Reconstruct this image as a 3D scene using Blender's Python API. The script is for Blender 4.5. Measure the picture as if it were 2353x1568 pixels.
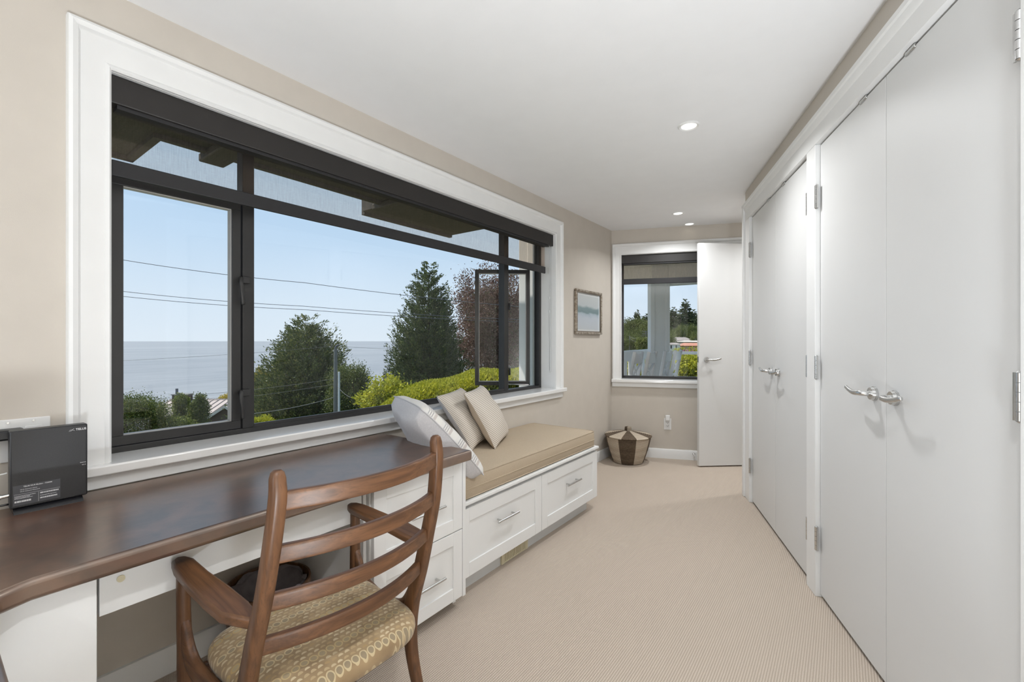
import bpy, bmesh, math, random
import numpy as np
from mathutils import Vector, Matrix

for _o in list(bpy.data.objects):
    bpy.data.objects.remove(_o, do_unlink=True)
SC = bpy.context.scene
COL = SC.collection
PI = math.pi
R = math.radians

# ------------------------------------------------------------------ camera
CAMX, CAMZ, YAW, FPX = 2.050, 1.25, R(36.44), 1030.0
cd = bpy.data.cameras.new('camera')
cd.sensor_width = 36.0
cd.lens = FPX * 36.0 / 2353.0
cd.clip_start, cd.clip_end = 0.03, 60000.0
cam = bpy.data.objects.new('camera', cd)
cam.location = (CAMX, 0.0, CAMZ)
cam.rotation_euler = (R(90), 0, YAW)
COL.objects.link(cam)
SC.camera = cam

# ------------------------------------------------------------------ sky, sun, large lights, exposure
w = bpy.data.worlds.new('sky'); SC.world = w; w.use_nodes = True
nt = w.node_tree; nt.nodes.clear()
_out = nt.nodes.new('ShaderNodeOutputWorld'); _bg = nt.nodes.new('ShaderNodeBackground')
_tc = nt.nodes.new('ShaderNodeTexCoord'); _sep = nt.nodes.new('ShaderNodeSeparateXYZ')
_rp = nt.nodes.new('ShaderNodeValToRGB')
nt.links.new(_tc.outputs['Generated'], _sep.inputs[0]); nt.links.new(_sep.outputs['Z'], _rp.inputs[0])
els = _rp.color_ramp.elements
els[0].position = 0.0; els[0].color = (0.76, 0.86, 0.96, 1)
els[1].position = 1.0; els[1].color = (0.16, 0.33, 0.66, 1)
for p_, c_ in ((0.08, (0.70, 0.83, 0.96, 1)), (0.2, (0.56, 0.74, 0.94, 1)), (0.35, (0.46, 0.67, 0.92, 1)), (0.6, (0.28, 0.48, 0.80, 1))):
    e_ = els.new(p_); e_.color = c_
nt.links.new(_rp.outputs[0], _bg.inputs[0]); _bg.inputs[1].default_value = 0.9
nt.links.new(_bg.outputs[0], _out.inputs[0])

sd = bpy.data.lights.new('sun', 'SUN'); sd.energy = 4.8; sd.angle = R(0.6); sd.color = (1.0, 0.95, 0.86)
sun = bpy.data.objects.new('sun', sd); COL.objects.link(sun)
_s = Vector((math.cos(R(58)) * math.cos(R(203)), math.cos(R(58)) * math.sin(R(203)), math.sin(R(58))))
sun.rotation_euler = (-_s).to_track_quat('-Z', 'Y').to_euler()

def area(name, loc, target, sx, sy, power, color=(1, 1, 1)):
    a = bpy.data.lights.new(name, 'AREA'); a.shape = 'RECTANGLE'; a.size = sx; a.size_y = sy
    a.energy = power; a.color = color
    o = bpy.data.objects.new(name, a); COL.objects.link(o); o.location = loc
    o.rotation_euler = (Vector(target) - Vector(loc)).to_track_quat('-Z', 'Y').to_euler()
    return o
# fill light added behind the camera, as if from a rear window
area('rear_fill_light', (0.72, -3.17, 1.45), (1.5, 0.0, 1.55), 1.36, 1.76, 44, (0.92, 0.965, 1.0))
UPLIGHT_POWER = 68.0                # added fill lamp, unseen behind the camera
POT_POWER = 11.5

vs = SC.view_settings
SC.display_settings.display_device = 'sRGB'
vs.view_transform = 'Standard'; vs.look = 'None'; vs.exposure = 0.15; vs.gamma = 1.0; vs.use_curve_mapping = False

cy = SC.cycles
cy.max_bounces = 7; cy.diffuse_bounces = 4; cy.glossy_bounces = 3; cy.transmission_bounces = 2; cy.transparent_max_bounces = 12
cy.adaptive_threshold = 0.02; cy.caustics_reflective = False; cy.caustics_refractive = False

# ------------------------------------------------------------------ frames
ROT = R(21.025)                       # the closet side and the far wall stand 21 degrees off the window wall
NR = Vector((math.cos(ROT), math.sin(ROT), 0)); DR = Vector((-math.sin(ROT), math.cos(ROT), 0))
RW = (Vector((1.961, 2.647, 0)), ROT)  # closet wall frame: +x out of the room, +y to the far end
BW = (Vector((0, 4.618, 0)), ROT)      # far wall frame: +x to the right, +y out of the room
CEIL = 2.463
FW = Vector((-math.sin(YAW), math.cos(YAW), 0)); RT = Vector((math.cos(YAW), math.sin(YAW), 0))
def at(px, py, d):
    """point seen in the direction of photograph pixel (px, py), d metres along the view axis"""
    return Vector((CAMX, 0, CAMZ)) + (FW + RT * ((px - 1176.5) / FPX) + Vector((0, 0, 1)) * ((785 - py) / FPX)) * d

# ------------------------------------------------------------------ materials
def nd(t, typ, ins=None, **props):
    n = t.nodes.new(typ)
    for k, v in props.items(): setattr(n, k, v)
    for k, v in (ins or {}).items():
        if hasattr(v, 'is_output'): t.links.new(v, n.inputs[k])
        else: n.inputs[k].default_value = v
    return n
def math_(t, op, a, b=None, clamp=False):
    n = t.nodes.new('ShaderNodeMath'); n.operation = op; n.use_clamp = clamp
    for i, v in enumerate((a, b)):
        if v is None: continue
        if hasattr(v, 'is_output'): t.links.new(v, n.inputs[i])
        else: n.inputs[i].default_value = v
    return n.outputs[0]
def mixc(t, fac, a, b):
    n = t.nodes.new('ShaderNodeMix'); n.data_type = 'RGBA'
    for k, v in ((0, fac), (6, a), (7, b)):
        if hasattr(v, 'is_output'): t.links.new(v, n.inputs[k])
        elif k == 0: n.inputs[0].default_value = v
        else: n.inputs[k].default_value = (*v, 1)
    return n.outputs[2]
def base(name):
    m = bpy.data.materials.new(name); m.use_nodes = True; t = m.node_tree
    return m, t, t.nodes['Principled BSDF']
MATS = {}
def mat(name, col, rough=0.5, metal=0.0, spec=0.5, var=0.0, vscale=8.0, bump=0.0, bscale=200.0, col2=None, stretch=None, emit=None):
    """principled paint / cloth / metal with procedural variation and fine relief"""
    m, t, b = base(name)
    b.inputs['Roughness'].default_value = rough; b.inputs['Metallic'].default_value = metal
    b.inputs['Specular IOR Level'].default_value = spec
    co = t.nodes.new('ShaderNodeTexCoord').outputs['Object']
    if stretch:
        mp = nd(t, 'ShaderNodeMapping', {'Vector': co, 'Scale': stretch}); co = mp.outputs[0]
    c2 = col2 or tuple(max(0, c * (1 - var)) for c in col)
    ns = nd(t, 'ShaderNodeTexNoise', {'Vector': co, 'Scale': vscale, 'Detail': 4.0})
    rp = nd(t, 'ShaderNodeMapRange', {'Value': ns.outputs[0], 'From Min': 0.35, 'From Max': 0.65})
    t.links.new(mixc(t, rp.outputs[0], c2, col), b.inputs['Base Color'])
    if bump:
        n2 = nd(t, 'ShaderNodeTexNoise', {'Vector': co, 'Scale': bscale, 'Detail': 2.0})
        bp = nd(t, 'ShaderNodeBump', {'Height': n2.outputs[0], 'Strength': bump, 'Distance': 0.002})
        t.links.new(bp.outputs[0], b.inputs['Normal'])
    if emit:
        b.inputs['Emission Color'].default_value = (*emit[0], 1); b.inputs['Emission Strength'].default_value = emit[1]
    MATS[name] = m
    return m
M_wall = mat('beige wall paint', (0.60, 0.55, 0.485), 0.75, var=0.03, bump=0.08, bscale=350)
M_ceil = mat('white ceiling paint', (0.87, 0.87, 0.875), 0.85, var=0.015, bump=0.06, bscale=300)
M_trim = mat('white trim enamel', (0.83, 0.83, 0.82), 0.42, var=0.02)
M_sill = mat('white sill enamel', (0.86, 0.855, 0.84), 0.14, spec=0.9, var=0.02)
M_door = mat('white door enamel', (0.71, 0.71, 0.702), 0.46, var=0.02, vscale=2)
M_cab = mat('white cabinet lacquer', (0.81, 0.815, 0.81), 0.38, var=0.02, vscale=3)
M_groove = mat('cabinet shadow gap', (0.20, 0.19, 0.18), 0.7, var=0.1)
M_kick = mat('grey plinth board', (0.66, 0.67, 0.67), 0.5, var=0.04)
M_chrome = mat('satin steel', (0.62, 0.62, 0.61), 0.24, metal=1.0, var=0.08, vscale=60)
M_bronze = mat('dark bronze aluminium', (0.024, 0.0235, 0.0235), 0.40, var=0.15, vscale=6)
M_gasket = mat('pale glazing gasket', (0.55, 0.53, 0.50), 0.5, var=0.1)
M_fascia = mat('dark brown blind cassette', (0.017, 0.0145, 0.013), 0.5, var=0.1)
M_hem = mat('dark blind hem', (0.016, 0.0155, 0.017), 0.6, var=0.15, vscale=40)
M_cush = mat('sand linen', (0.50, 0.405, 0.295), 0.9, col2=(0.44, 0.355, 0.255), vscale=250, bump=0.25, bscale=600)
M_linen = mat('pale grey linen', (0.62, 0.605, 0.61), 0.92, col2=(0.56, 0.545, 0.555), vscale=160, bump=0.3, bscale=500)
M_black = mat('black router plastic', (0.018, 0.019, 0.022), 0.42, var=0.2, vscale=300, bump=0.1, bscale=900)
M_blackg = mat('black gloss plastic', (0.010, 0.010, 0.012), 0.25, var=0.2)
M_sticker = mat('grey router label', (0.06, 0.062, 0.07), 0.5, var=0.1)
M_print = mat('white print', (0.75, 0.75, 0.76), 0.6, var=0.05)
M_plate = mat('white plastic plate', (0.80, 0.80, 0.79), 0.35, var=0.02)
M_slot = mat('dark socket slot', (0.03, 0.03, 0.03), 0.6, var=0.1)
M_vent = mat('cream vent enamel', (0.66, 0.60, 0.42), 0.5, var=0.06)
M_white_out = mat('white exterior paint', (0.88, 0.87, 0.85), 0.55, var=0.04, vscale=3)
M_stool = mat('white stool paint', (0.80, 0.80, 0.80), 0.45, var=0.05)
M_soffit = mat('stained wooden soffit', (0.115, 0.108, 0.092), 0.7, var=0.25, stretch=(2, 14, 2))
M_siding = mat('dark brown house siding', (0.075, 0.05, 0.04), 0.8, var=0.25)
M_bark = mat('brown bark', (0.10, 0.07, 0.05), 0.9, var=0.4, stretch=(8, 8, 1.5), bump=0.6, bscale=20)
M_pole = mat('weathered grey pole', (0.22, 0.22, 0.20), 0.85, var=0.3, stretch=(10, 10, 1))
M_wire = mat('grey wire', (0.10, 0.11, 0.13), 0.6, var=0.1)
M_cable = mat('white cable', (0.75, 0.75, 0.74), 0.4, var=0.03)
M_liner = mat('dark grey liner bag', (0.32, 0.29, 0.30), 0.55, var=0.3, vscale=25, bump=0.5, bscale=60)
M_stucco = mat('cream stucco', (0.66, 0.60, 0.52), 0.85, var=0.08)
M_peach = mat('peach stucco', (0.62, 0.36, 0.22), 0.85, var=0.1)
M_tile = mat('orange roof tile', (0.55, 0.24, 0.15), 0.8, var=0.2, vscale=2)
M_shingle = mat('grey brown shingle', (0.34, 0.29, 0.26), 0.9, var=0.25, vscale=3)
M_metalroof = mat('pale brown metal roof', (0.46, 0.38, 0.33), 0.5, var=0.12, vscale=2)
M_darkglass = mat('dark window glass', (0.03, 0.035, 0.045), 0.12, var=0.2)
M_deck = mat('grey deck boards', (0.50, 0.48, 0.45), 0.8, var=0.15, stretch=(1, 12, 1))
M_lawn = mat('rough grass slope', (0.075, 0.10, 0.03), 0.95, col2=(0.045, 0.05, 0.02), vscale=0.6)
M_green_led = mat('green indicator', (0.2, 0.8, 0.05), 0.4, emit=((0.3, 1.0, 0.1), 4.0))
M_lens = mat('glowing lamp lens', (0.95, 0.94, 0.9), 0.5, emit=((1.0, 0.97, 0.90), 1.6))
M_bbase = mat('back of frame', (0.2, 0.16, 0.12), 0.7, var=0.3)
M_twig_core = mat('dry hedge twigs', (0.10, 0.085, 0.04), 0.95, var=0.4)  # dull brown of the twigs, no glow of its own

def wood(name, axis, c1=(0.158, 0.071, 0.030), c2=(0.070, 0.0305, 0.0128), rough=0.42):
    m, t, b = base(name)
    co = t.nodes.new('ShaderNodeTexCoord').outputs['Object']
    sc = [70, 70, 70]; sc['xyz'.index(axis)] = 3.5
    mp = nd(t, 'ShaderNodeMapping', {'Vector': co, 'Scale': tuple(sc)})
    n1 = nd(t, 'ShaderNodeTexNoise', {'Vector': mp.outputs[0], 'Scale': 1.0, 'Detail': 5.0, 'Distortion': 0.6})
    sc2 = [260, 260, 260]; sc2['xyz'.index(axis)] = 9
    mp2 = nd(t, 'ShaderNodeMapping', {'Vector': co, 'Scale': tuple(sc2)})
    n2 = nd(t, 'ShaderNodeTexNoise', {'Vector': mp2.outputs[0], 'Scale': 1.0, 'Detail': 2.0})
    f = nd(t, 'ShaderNodeMapRange', {'Value': n1.outputs[0], 'From Min': 0.3, 'From Max': 0.7})
    c = mixc(t, f.outputs[0], c2, c1)
    g = nd(t, 'ShaderNodeMapRange', {'Value': n2.outputs[0], 'From Min': 0.55, 'From Max': 0.8, 'To Max': 0.55})
    c = mixc(t, g.outputs[0], c, tuple(x * 0.45 for x in c2))
    t.links.new(c, b.inputs['Base Color']); b.inputs['Roughness'].default_value = rough
    return m
W_x, W_y, W_z = (wood('teak grain ' + a, a) for a in 'xyz')
W_bin = wood('dark bent wood', 'z', (0.16, 0.075, 0.03), (0.08, 0.034, 0.014), 0.4)

def make_desk_mat():
    m, t, b = base('mottled brown laminate')
    co = t.nodes.new('ShaderNodeTexCoord').outputs['Object']
    n1 = nd(t, 'ShaderNodeTexNoise', {'Vector': co, 'Scale': 9.0, 'Detail': 7.0, 'Roughness': 0.62, 'Distortion': 0.8})
    mp = nd(t, 'ShaderNodeMapping', {'Vector': co, 'Scale': (90, 22, 60)})
    n2 = nd(t, 'ShaderNodeTexNoise', {'Vector': mp.outputs[0], 'Scale': 1.0, 'Detail': 3.0})
    f = nd(t, 'ShaderNodeMapRange', {'Value': n1.outputs[0], 'From Min': 0.36, 'From Max': 0.66})
    c = mixc(t, f.outputs[0], (0.042, 0.026, 0.024), (0.115, 0.058, 0.040))
    g = nd(t, 'ShaderNodeMapRange', {'Value': n2.outputs[0], 'From Min': 0.55, 'From Max': 0.8, 'To Max': 0.35})
    c = mixc(t, g.outputs[0], c, (0.17, 0.09, 0.06))
    t.links.new(c, b.inputs['Base Color'])
    b.inputs['Roughness'].default_value = 0.30; b.inputs['IOR'].default_value = 3.0
    b.inputs['Specular Tint'].default_value = (1.0, 0.87, 0.74, 1)
    bp = nd(t, 'ShaderNodeBump', {'Height': n1.outputs[0], 'Strength': 0.06, 'Distance': 0.002})
    t.links.new(bp.outputs[0], b.inputs['Normal'])
    return m
M_desk = make_desk_mat()

def make_carpet():
    m, t, b = base('ribbed beige loop carpet')
    co = t.nodes.new('ShaderNodeTexCoord').outputs['Object']
    nz = nd(t, 'ShaderNodeTexNoise', {'Vector': co, 'Scale': 90.0, 'Detail': 2.0})
    s = nd(t, 'ShaderNodeSeparateXYZ', {0: co})
    wob = math_(t, 'MULTIPLY', math_(t, 'SUBTRACT', nz.outputs[0], 0.5), 0.0016)
    xx = math_(t, 'ADD', s.outputs[0], wob)
    rib = math_(t, 'ADD', math_(t, 'MULTIPLY', math_(t, 'SINE', math_(t, 'MULTIPLY', xx, 2 * PI / 0.0088)), 0.5), 0.5)
    loop = math_(t, 'ADD', math_(t, 'MULTIPLY', math_(t, 'SINE', math_(t, 'ADD', math_(t, 'MULTIPLY', s.outputs[1], 2 * PI / 0.0075),
            math_(t, 'MULTIPLY', math_(t, 'FLOOR', math_(t, 'DIVIDE', xx, 0.0088)), 2.4))), 0.5), 0.5)
    h = math_(t, 'ADD', math_(t, 'MULTIPLY', rib, 0.8), math_(t, 'MULTIPLY', loop, 0.2))
    big = nd(t, 'ShaderNodeTexNoise', {'Vector': co, 'Scale': 260.0, 'Detail': 2.0})
    hi = mixc(t, big.outputs[0], (0.53, 0.45, 0.37), (0.69, 0.605, 0.52))
    c = mixc(t, h, (0.41, 0.34, 0.275), hi)
    t.links.new(c, b.inputs['Base Color']); b.inputs['Roughness'].default_value = 0.95
    b.inputs['Specular IOR Level'].default_value = 0.1
    bp = nd(t, 'ShaderNodeBump', {'Height': h, 'Strength': 0.55, 'Distance': 0.003})
    t.links.new(bp.outputs[0], b.inputs['Normal'])
    return m
M_carpet = make_carpet()

def make_glass():
    m = bpy.data.materials.new('clear window glass'); m.use_nodes = True; t = m.node_tree; t.nodes.clear()
    o = t.nodes.new('ShaderNodeOutputMaterial'); ge = t.nodes.new('ShaderNodeNewGeometry')
    dt = nd(t, 'ShaderNodeVectorMath', {0: ge.outputs['Incoming'], 1: ge.outputs['Normal']}, operation='DOT_PRODUCT')
    gr = math_(t, 'POWER', math_(t, 'SUBTRACT', 1.0, math_(t, 'ABSOLUTE', dt.outputs['Value']), True), 5.0)
    fr = nd(t, 'ShaderNodeMath', {0: math_(t, 'MULTIPLY', gr, 0.80), 1: 0.025}, operation='ADD')      # two-sided Fresnel (Schlick)
    tr = nd(t, 'ShaderNodeBsdfTransparent', {'Color': (0.99, 0.995, 0.995, 1)})
    gl = nd(t, 'ShaderNodeBsdfGlossy', {'Roughness': 0.01})
    mx = nd(t, 'ShaderNodeMixShader', {0: fr.outputs[0], 1: tr.outputs[0], 2: gl.outputs[0]})
    t.links.new(mx.outputs[0], o.inputs[0])
    return m
M_glass = make_glass()

def make_screen_cloth(open_=0.5):
    m = bpy.data.materials.new('dark solar screen cloth'); m.use_nodes = True; t = m.node_tree; t.nodes.clear()
    o = t.nodes.new('ShaderNodeOutputMaterial')
    co = t.nodes.new('ShaderNodeTexCoord').outputs['Object']
    mp = nd(t, 'ShaderNodeMapping', {'Vector': co, 'Scale': (520, 520, 14)})
    n1 = nd(t, 'ShaderNodeTexNoise', {'Vector': mp.outputs[0], 'Scale': 1.0, 'Detail': 3.0})
    mp2 = nd(t, 'ShaderNodeMapping', {'Vector': co, 'Scale': (60, 60, 500)})
    n2 = nd(t, 'ShaderNodeTexNoise', {'Vector': mp2.outputs[0], 'Scale': 1.0, 'Detail': 2.0})
    f = nd(t, 'ShaderNodeMapRange', {'Value': math_(t, 'ADD', math_(t, 'MULTIPLY', n1.outputs[0], 0.7), math_(t, 'MULTIPLY', n2.outputs[0], 0.3)),
                                     'From Min': 0.36, 'From Max': 0.64, 'To Min': open_ - 0.08, 'To Max': open_ + 0.08})
    df = nd(t, 'ShaderNodeBsdfDiffuse', {'Color': (0.075, 0.07, 0.065, 1)})
    tr = nd(t, 'ShaderNodeBsdfTransparent', {'Color': (1.0, 0.89, 0.80, 1)})
    mx = nd(t, 'ShaderNodeMixShader', {0: f.outputs[0], 1: df.outputs[0], 2: tr.outputs[0]})
    t.links.new(mx.outputs[0], o.inputs[0])
    return m
M_screen = make_screen_cloth(0.80)

def make_stripe(axis=1, pitch=0.0098):
    m, t, b = base('cream cloth with fine brown stripes')
    co = t.nodes.new('ShaderNodeTexCoord').outputs['Object']
    s = nd(t, 'ShaderNodeSeparateXYZ', {0: co})
    nz = nd(t, 'ShaderNodeTexNoise', {'Vector': co, 'Scale': 30.0})
    v = math_(t, 'ADD', s.outputs[axis], math_(t, 'MULTIPLY', math_(t, 'SUBTRACT', nz.outputs[0], 0.5), 0.002))
    q = math_(t, 'SINE', math_(t, 'MULTIPLY', v, 2 * PI / pitch))
    f = nd(t, 'ShaderNodeMapRange', {'Value': q, 'From Min': 0.40, 'From Max': 0.85})
    bigv = nd(t, 'ShaderNodeMapRange', {'Value': s.outputs[1], 'From Min': -0.19, 'From Max': 0.19})
    dark = mixc(t, bigv.outputs[0], (0.30, 0.225, 0.165), (0.23, 0.195, 0.165))
    t.links.new(mixc(t, f.outputs[0], (0.69, 0.635, 0.56), dark), b.inputs['Base Color'])
    b.inputs['Roughness'].default_value = 0.95
    return m
M_stripe = make_stripe()

def make_wide_stripe():
    m, t, b = base('grey linen with printed stripes')
    co = t.nodes.new('ShaderNodeTexCoord').outputs['Object']
    s = nd(t, 'ShaderNodeSeparateXYZ', {0: co})
    rp = t.nodes.new('ShaderNodeValToRGB'); rp.color_ramp.interpolation = 'CONSTANT'
    pr = nd(t, 'ShaderNodeMath', {0: s.outputs[1], 1: 0.11}, operation='WRAP'); pr.inputs[2].default_value = 0.0
    t.links.new(math_(t, 'DIVIDE', pr.outputs[0], 0.11), rp.inputs[0])
    e = rp.color_ramp.elements
    e[0].position = 0; e[0].color = (0.72, 0.70, 0.66, 1); e[1].position = 0.34; e[1].color = (0.55, 0.50, 0.47, 1)
    for p, c in ((0.48, (0.72, 0.70, 0.66)), (0.55, (0.42, 0.40, 0.40)), (0.60, (0.72, 0.70, 0.66)), (0.66, (0.42, 0.40, 0.40)), (0.71, (0.72, 0.70, 0.66)), (0.77, (0.42, 0.42, 0.43)), (0.82, (0.70, 0.68, 0.65))):
        q = e.new(p); q.color = (*c, 1)
    t.links.new(rp.outputs[0], b.inputs['Base Color']); b.inputs['Roughness'].default_value = 0.95
    return m
M_wstripe = make_wide_stripe()

def make_seat():
    """rows of woven rings alternating with rows of small half moons, on a brown and gold ground"""
    m, t, b = base('patterned seat cloth')
    co = t.nodes.new('ShaderNodeTexCoord').outputs['Object']
    nz = nd(t, 'ShaderNodeTexNoise', {'Vector': co, 'Scale': 22.0, 'Detail': 1.0})
    s = nd(t, 'ShaderNodeSeparateXYZ', {0: co})
    wob = math_(t, 'MULTIPLY', math_(t, 'SUBTRACT', nz.outputs[0], 0.5), 0.012)
    u = math_(t, 'ADD', s.outputs[0], 1.0)
    v = math_(t, 'ADD', math_(t, 'ADD', s.outputs[1], 1.0), wob)
    P = 0.068
    vv = math_(t, 'MODULO', v, P); band = math_(t, 'FLOOR', math_(t, 'DIVIDE', v, P))
    def cells(uu, cu, vpos, hv):
        fu = math_(t, 'SUBTRACT', math_(t, 'MODULO', uu, cu), cu / 2)
        fv = math_(t, 'SUBTRACT', vpos, hv)
        return fu, fv, math_(t, 'SQRT', math_(t, 'ADD', math_(t, 'MULTIPLY', fu, fu), math_(t, 'MULTIPLY', fv, fv)))
    # large rings in band [0, .024]
    uo = math_(t, 'ADD', u, math_(t, 'MULTIPLY', band, 0.007))
    fu, fv, r = cells(uo, 0.0225, vv, 0.012)
    disc = math_(t, 'LESS_THAN', r, 0.0108); hole = math_(t, 'LESS_THAN', r, 0.0075)
    # half moons: three small rows in [.024, .068]
    v3 = math_(t, 'SUBTRACT', vv, 0.024); row = math_(t, 'FLOOR', math_(t, 'DIVIDE', v3, 0.01467))
    vr = math_(t, 'SUBTRACT', v3, math_(t, 'MULTIPLY', row, 0.01467))
    u3 = math_(t, 'ADD', uo, math_(t, 'MULTIPLY', row, 0.0075))
    fu2, fv2, r2 = cells(u3, 0.0175, vr, 0.004)
    moon = math_(t, 'MULTIPLY', math_(t, 'LESS_THAN', r2, 0.0066), math_(t, 'GREATER_THAN', fv2, -0.0005))
    inmoon = math_(t, 'GREATER_THAN', vv, 0.024)
    cells_id = math_(t, 'FLOOR', math_(t, 'DIVIDE', u3, 0.0175))
    wn = nd(t, 'ShaderNodeTexWhiteNoise', {'Vector': nd(t, 'ShaderNodeCombineXYZ', {0: cells_id, 1: row, 2: band}).outputs[0]}, noise_dimensions='3D')
    wb = nd(t, 'ShaderNodeTexWhiteNoise', {'W': band}, noise_dimensions='1D')
    ground = mixc(t, nz.outputs[0], (0.20, 0.130, 0.065), (0.42, 0.305, 0.17))
    mooncol = mixc(t, wn.outputs[0], (0.36, 0.24, 0.11), (0.56, 0.46, 0.30))
    ringcol = mixc(t, wb.outputs[0], (0.43, 0.295, 0.12), (0.51, 0.41, 0.25))
    holecol = mixc(t, wb.outputs[0], (0.37, 0.29, 0.165), (0.26, 0.205, 0.13))
    c = mixc(t, math_(t, 'MULTIPLY', moon, inmoon), ground, mooncol)
    ringband = math_(t, 'SUBTRACT', 1.0, inmoon)
    c = mixc(t, math_(t, 'MULTIPLY', disc, ringband), c, ringcol)
    c = mixc(t, math_(t, 'MULTIPLY', hole, ringband), c, holecol)
    t.links.new(c, b.inputs['Base Color']); b.inputs['Roughness'].default_value = 0.85
    b.inputs['Sheen Weight'].default_value = 0.2
    fine = nd(t, 'ShaderNodeTexNoise', {'Vector': co, 'Scale': 900.0})
    bp = nd(t, 'ShaderNodeBump', {'Height': fine.outputs[0], 'Strength': 0.3, 'Distance': 0.001}); t.links.new(bp.outputs[0], b.inputs['Normal'])
    return m
M_seat = make_seat()

def make_foliage(name, c1, c2, c3=None, trans=0.25):
    m, t, b = base(name)
    g = t.nodes.new('ShaderNodeNewGeometry')
    rp = t.nodes.new('ShaderNodeValToRGB'); e = rp.color_ramp.elements
    e[0].color = (*c1, 1); e[1].color = (*c2, 1)
    if c3: q = e.new(0.9); q.color = (*c3, 1); e[2].color = (*c3, 1); e[1].position = 0.75; e[1].color = (*c2, 1)
    t.links.new(g.outputs['Random Per Island'], rp.inputs[0])
    t.links.new(rp.outputs[0], b.inputs['Base Color']); b.inputs['Roughness'].default_value = 0.6
    b.inputs['Specular IOR Level'].default_value = 0.3
    if trans:
        tl = nd(t, 'ShaderNodeBsdfTranslucent', {'Color': rp.outputs[0]})
        mx = nd(t, 'ShaderNodeMixShader', {0: trans, 1: b.outputs[0], 2: tl.outputs[0]})
        t.links.new(mx.outputs[0], t.nodes['Material Output'].inputs[0])
    return m
F_conifer = make_foliage('dark conifer sprays', (0.042, 0.072, 0.022), (0.115, 0.155, 0.048), (0.21, 0.23, 0.07), 0.2)
F_cedar = make_foliage('olive cedar sprays', (0.05, 0.080, 0.022), (0.15, 0.18, 0.05), (0.28, 0.28, 0.08), 0.2)
F_copper = make_foliage('copper leaves', (0.10, 0.05, 0.040), (0.27, 0.16, 0.12), (0.12, 0.13, 0.05), 0.25)
F_hedge = make_foliage('green hedge leaves', (0.065, 0.095, 0.018), (0.20, 0.24, 0.045), (0.40, 0.40, 0.09), 0.3)
F_new = make_foliage('yellow green new growth', (0.30, 0.33, 0.02), (0.52, 0.50, 0.035), (0.62, 0.58, 0.07), 0.3)
F_shrub = make_foliage('mid green leaves', (0.05, 0.08, 0.018), (0.16, 0.20, 0.05), (0.28, 0.28, 0.06), 0.25)
F_gold = make_foliage('golden leaves', (0.42, 0.33, 0.04), (0.62, 0.47, 0.06), None, 0.3)
F_far = make_foliage('hillside conifers', (0.035, 0.058, 0.024), (0.09, 0.125, 0.045), (0.15, 0.17, 0.06), 0.1)
F_farb = make_foliage('hillside broadleaf', (0.07, 0.10, 0.025), (0.17, 0.20, 0.05), (0.26, 0.27, 0.07), 0.15)
F_pink = make_foliage('mauve blossom', (0.22, 0.09, 0.14), (0.42, 0.20, 0.27), None, 0.2)

def make_sea():
    m, t, b = base('rippled sea water')
    co = t.nodes.new('ShaderNodeTexCoord').outputs['Object']
    mp = nd(t, 'ShaderNodeMapping', {'Vector': co, 'Scale': (0.35, 0.12, 0.3), 'Rotation': (0, 0, R(25))})
    n1 = nd(t, 'ShaderNodeTexNoise', {'Vector': mp.outputs[0], 'Scale': 1.0, 'Detail': 6.0, 'Roughness': 0.65})
    mp2 = nd(t, 'ShaderNodeMapping', {'Vector': co, 'Scale': (0.004, 0.0012, 0.01), 'Rotation': (0, 0, R(30))})
    n2 = nd(t, 'ShaderNodeTexNoise', {'Vector': mp2.outputs[0], 'Scale': 1.0, 'Detail': 3.0})
    f = nd(t, 'ShaderNodeMapRange', {'Value': n2.outputs[0], 'From Min': 0.4, 'From Max': 0.62})
    mp3 = nd(t, 'ShaderNodeMapping', {'Vector': co, 'Scale': (0.10, 0.018, 0.05), 'Rotation': (0, 0, R(28))})
    n3 = nd(t, 'ShaderNodeTexNoise', {'Vector': mp3.outputs[0], 'Scale': 1.0, 'Detail': 5.0, 'Roughness': 0.7})
    f3 = nd(t, 'ShaderNodeMapRange', {'Value': n3.outputs[0], 'From Min': 0.35, 'From Max': 0.65})
    ca = mixc(t, f.outputs[0], (0.19, 0.195, 0.20), (0.28, 0.28, 0.275))
    t.links.new(mixc(t, math_(t, 'MULTIPLY', f3.outputs[0], 0.45), ca, (0.38, 0.38, 0.37)), b.inputs['Base Color'])
    b.inputs['Roughness'].default_value = 0.36; b.inputs['IOR'].default_value = 1.33
    bp = nd(t, 'ShaderNodeBump', {'Height': n1.outputs[0], 'Strength': 0.5, 'Distance': 0.5})
    t.links.new(bp.outputs[0], b.inputs['Normal'])
    return m
M_sea = make_sea()

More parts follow.
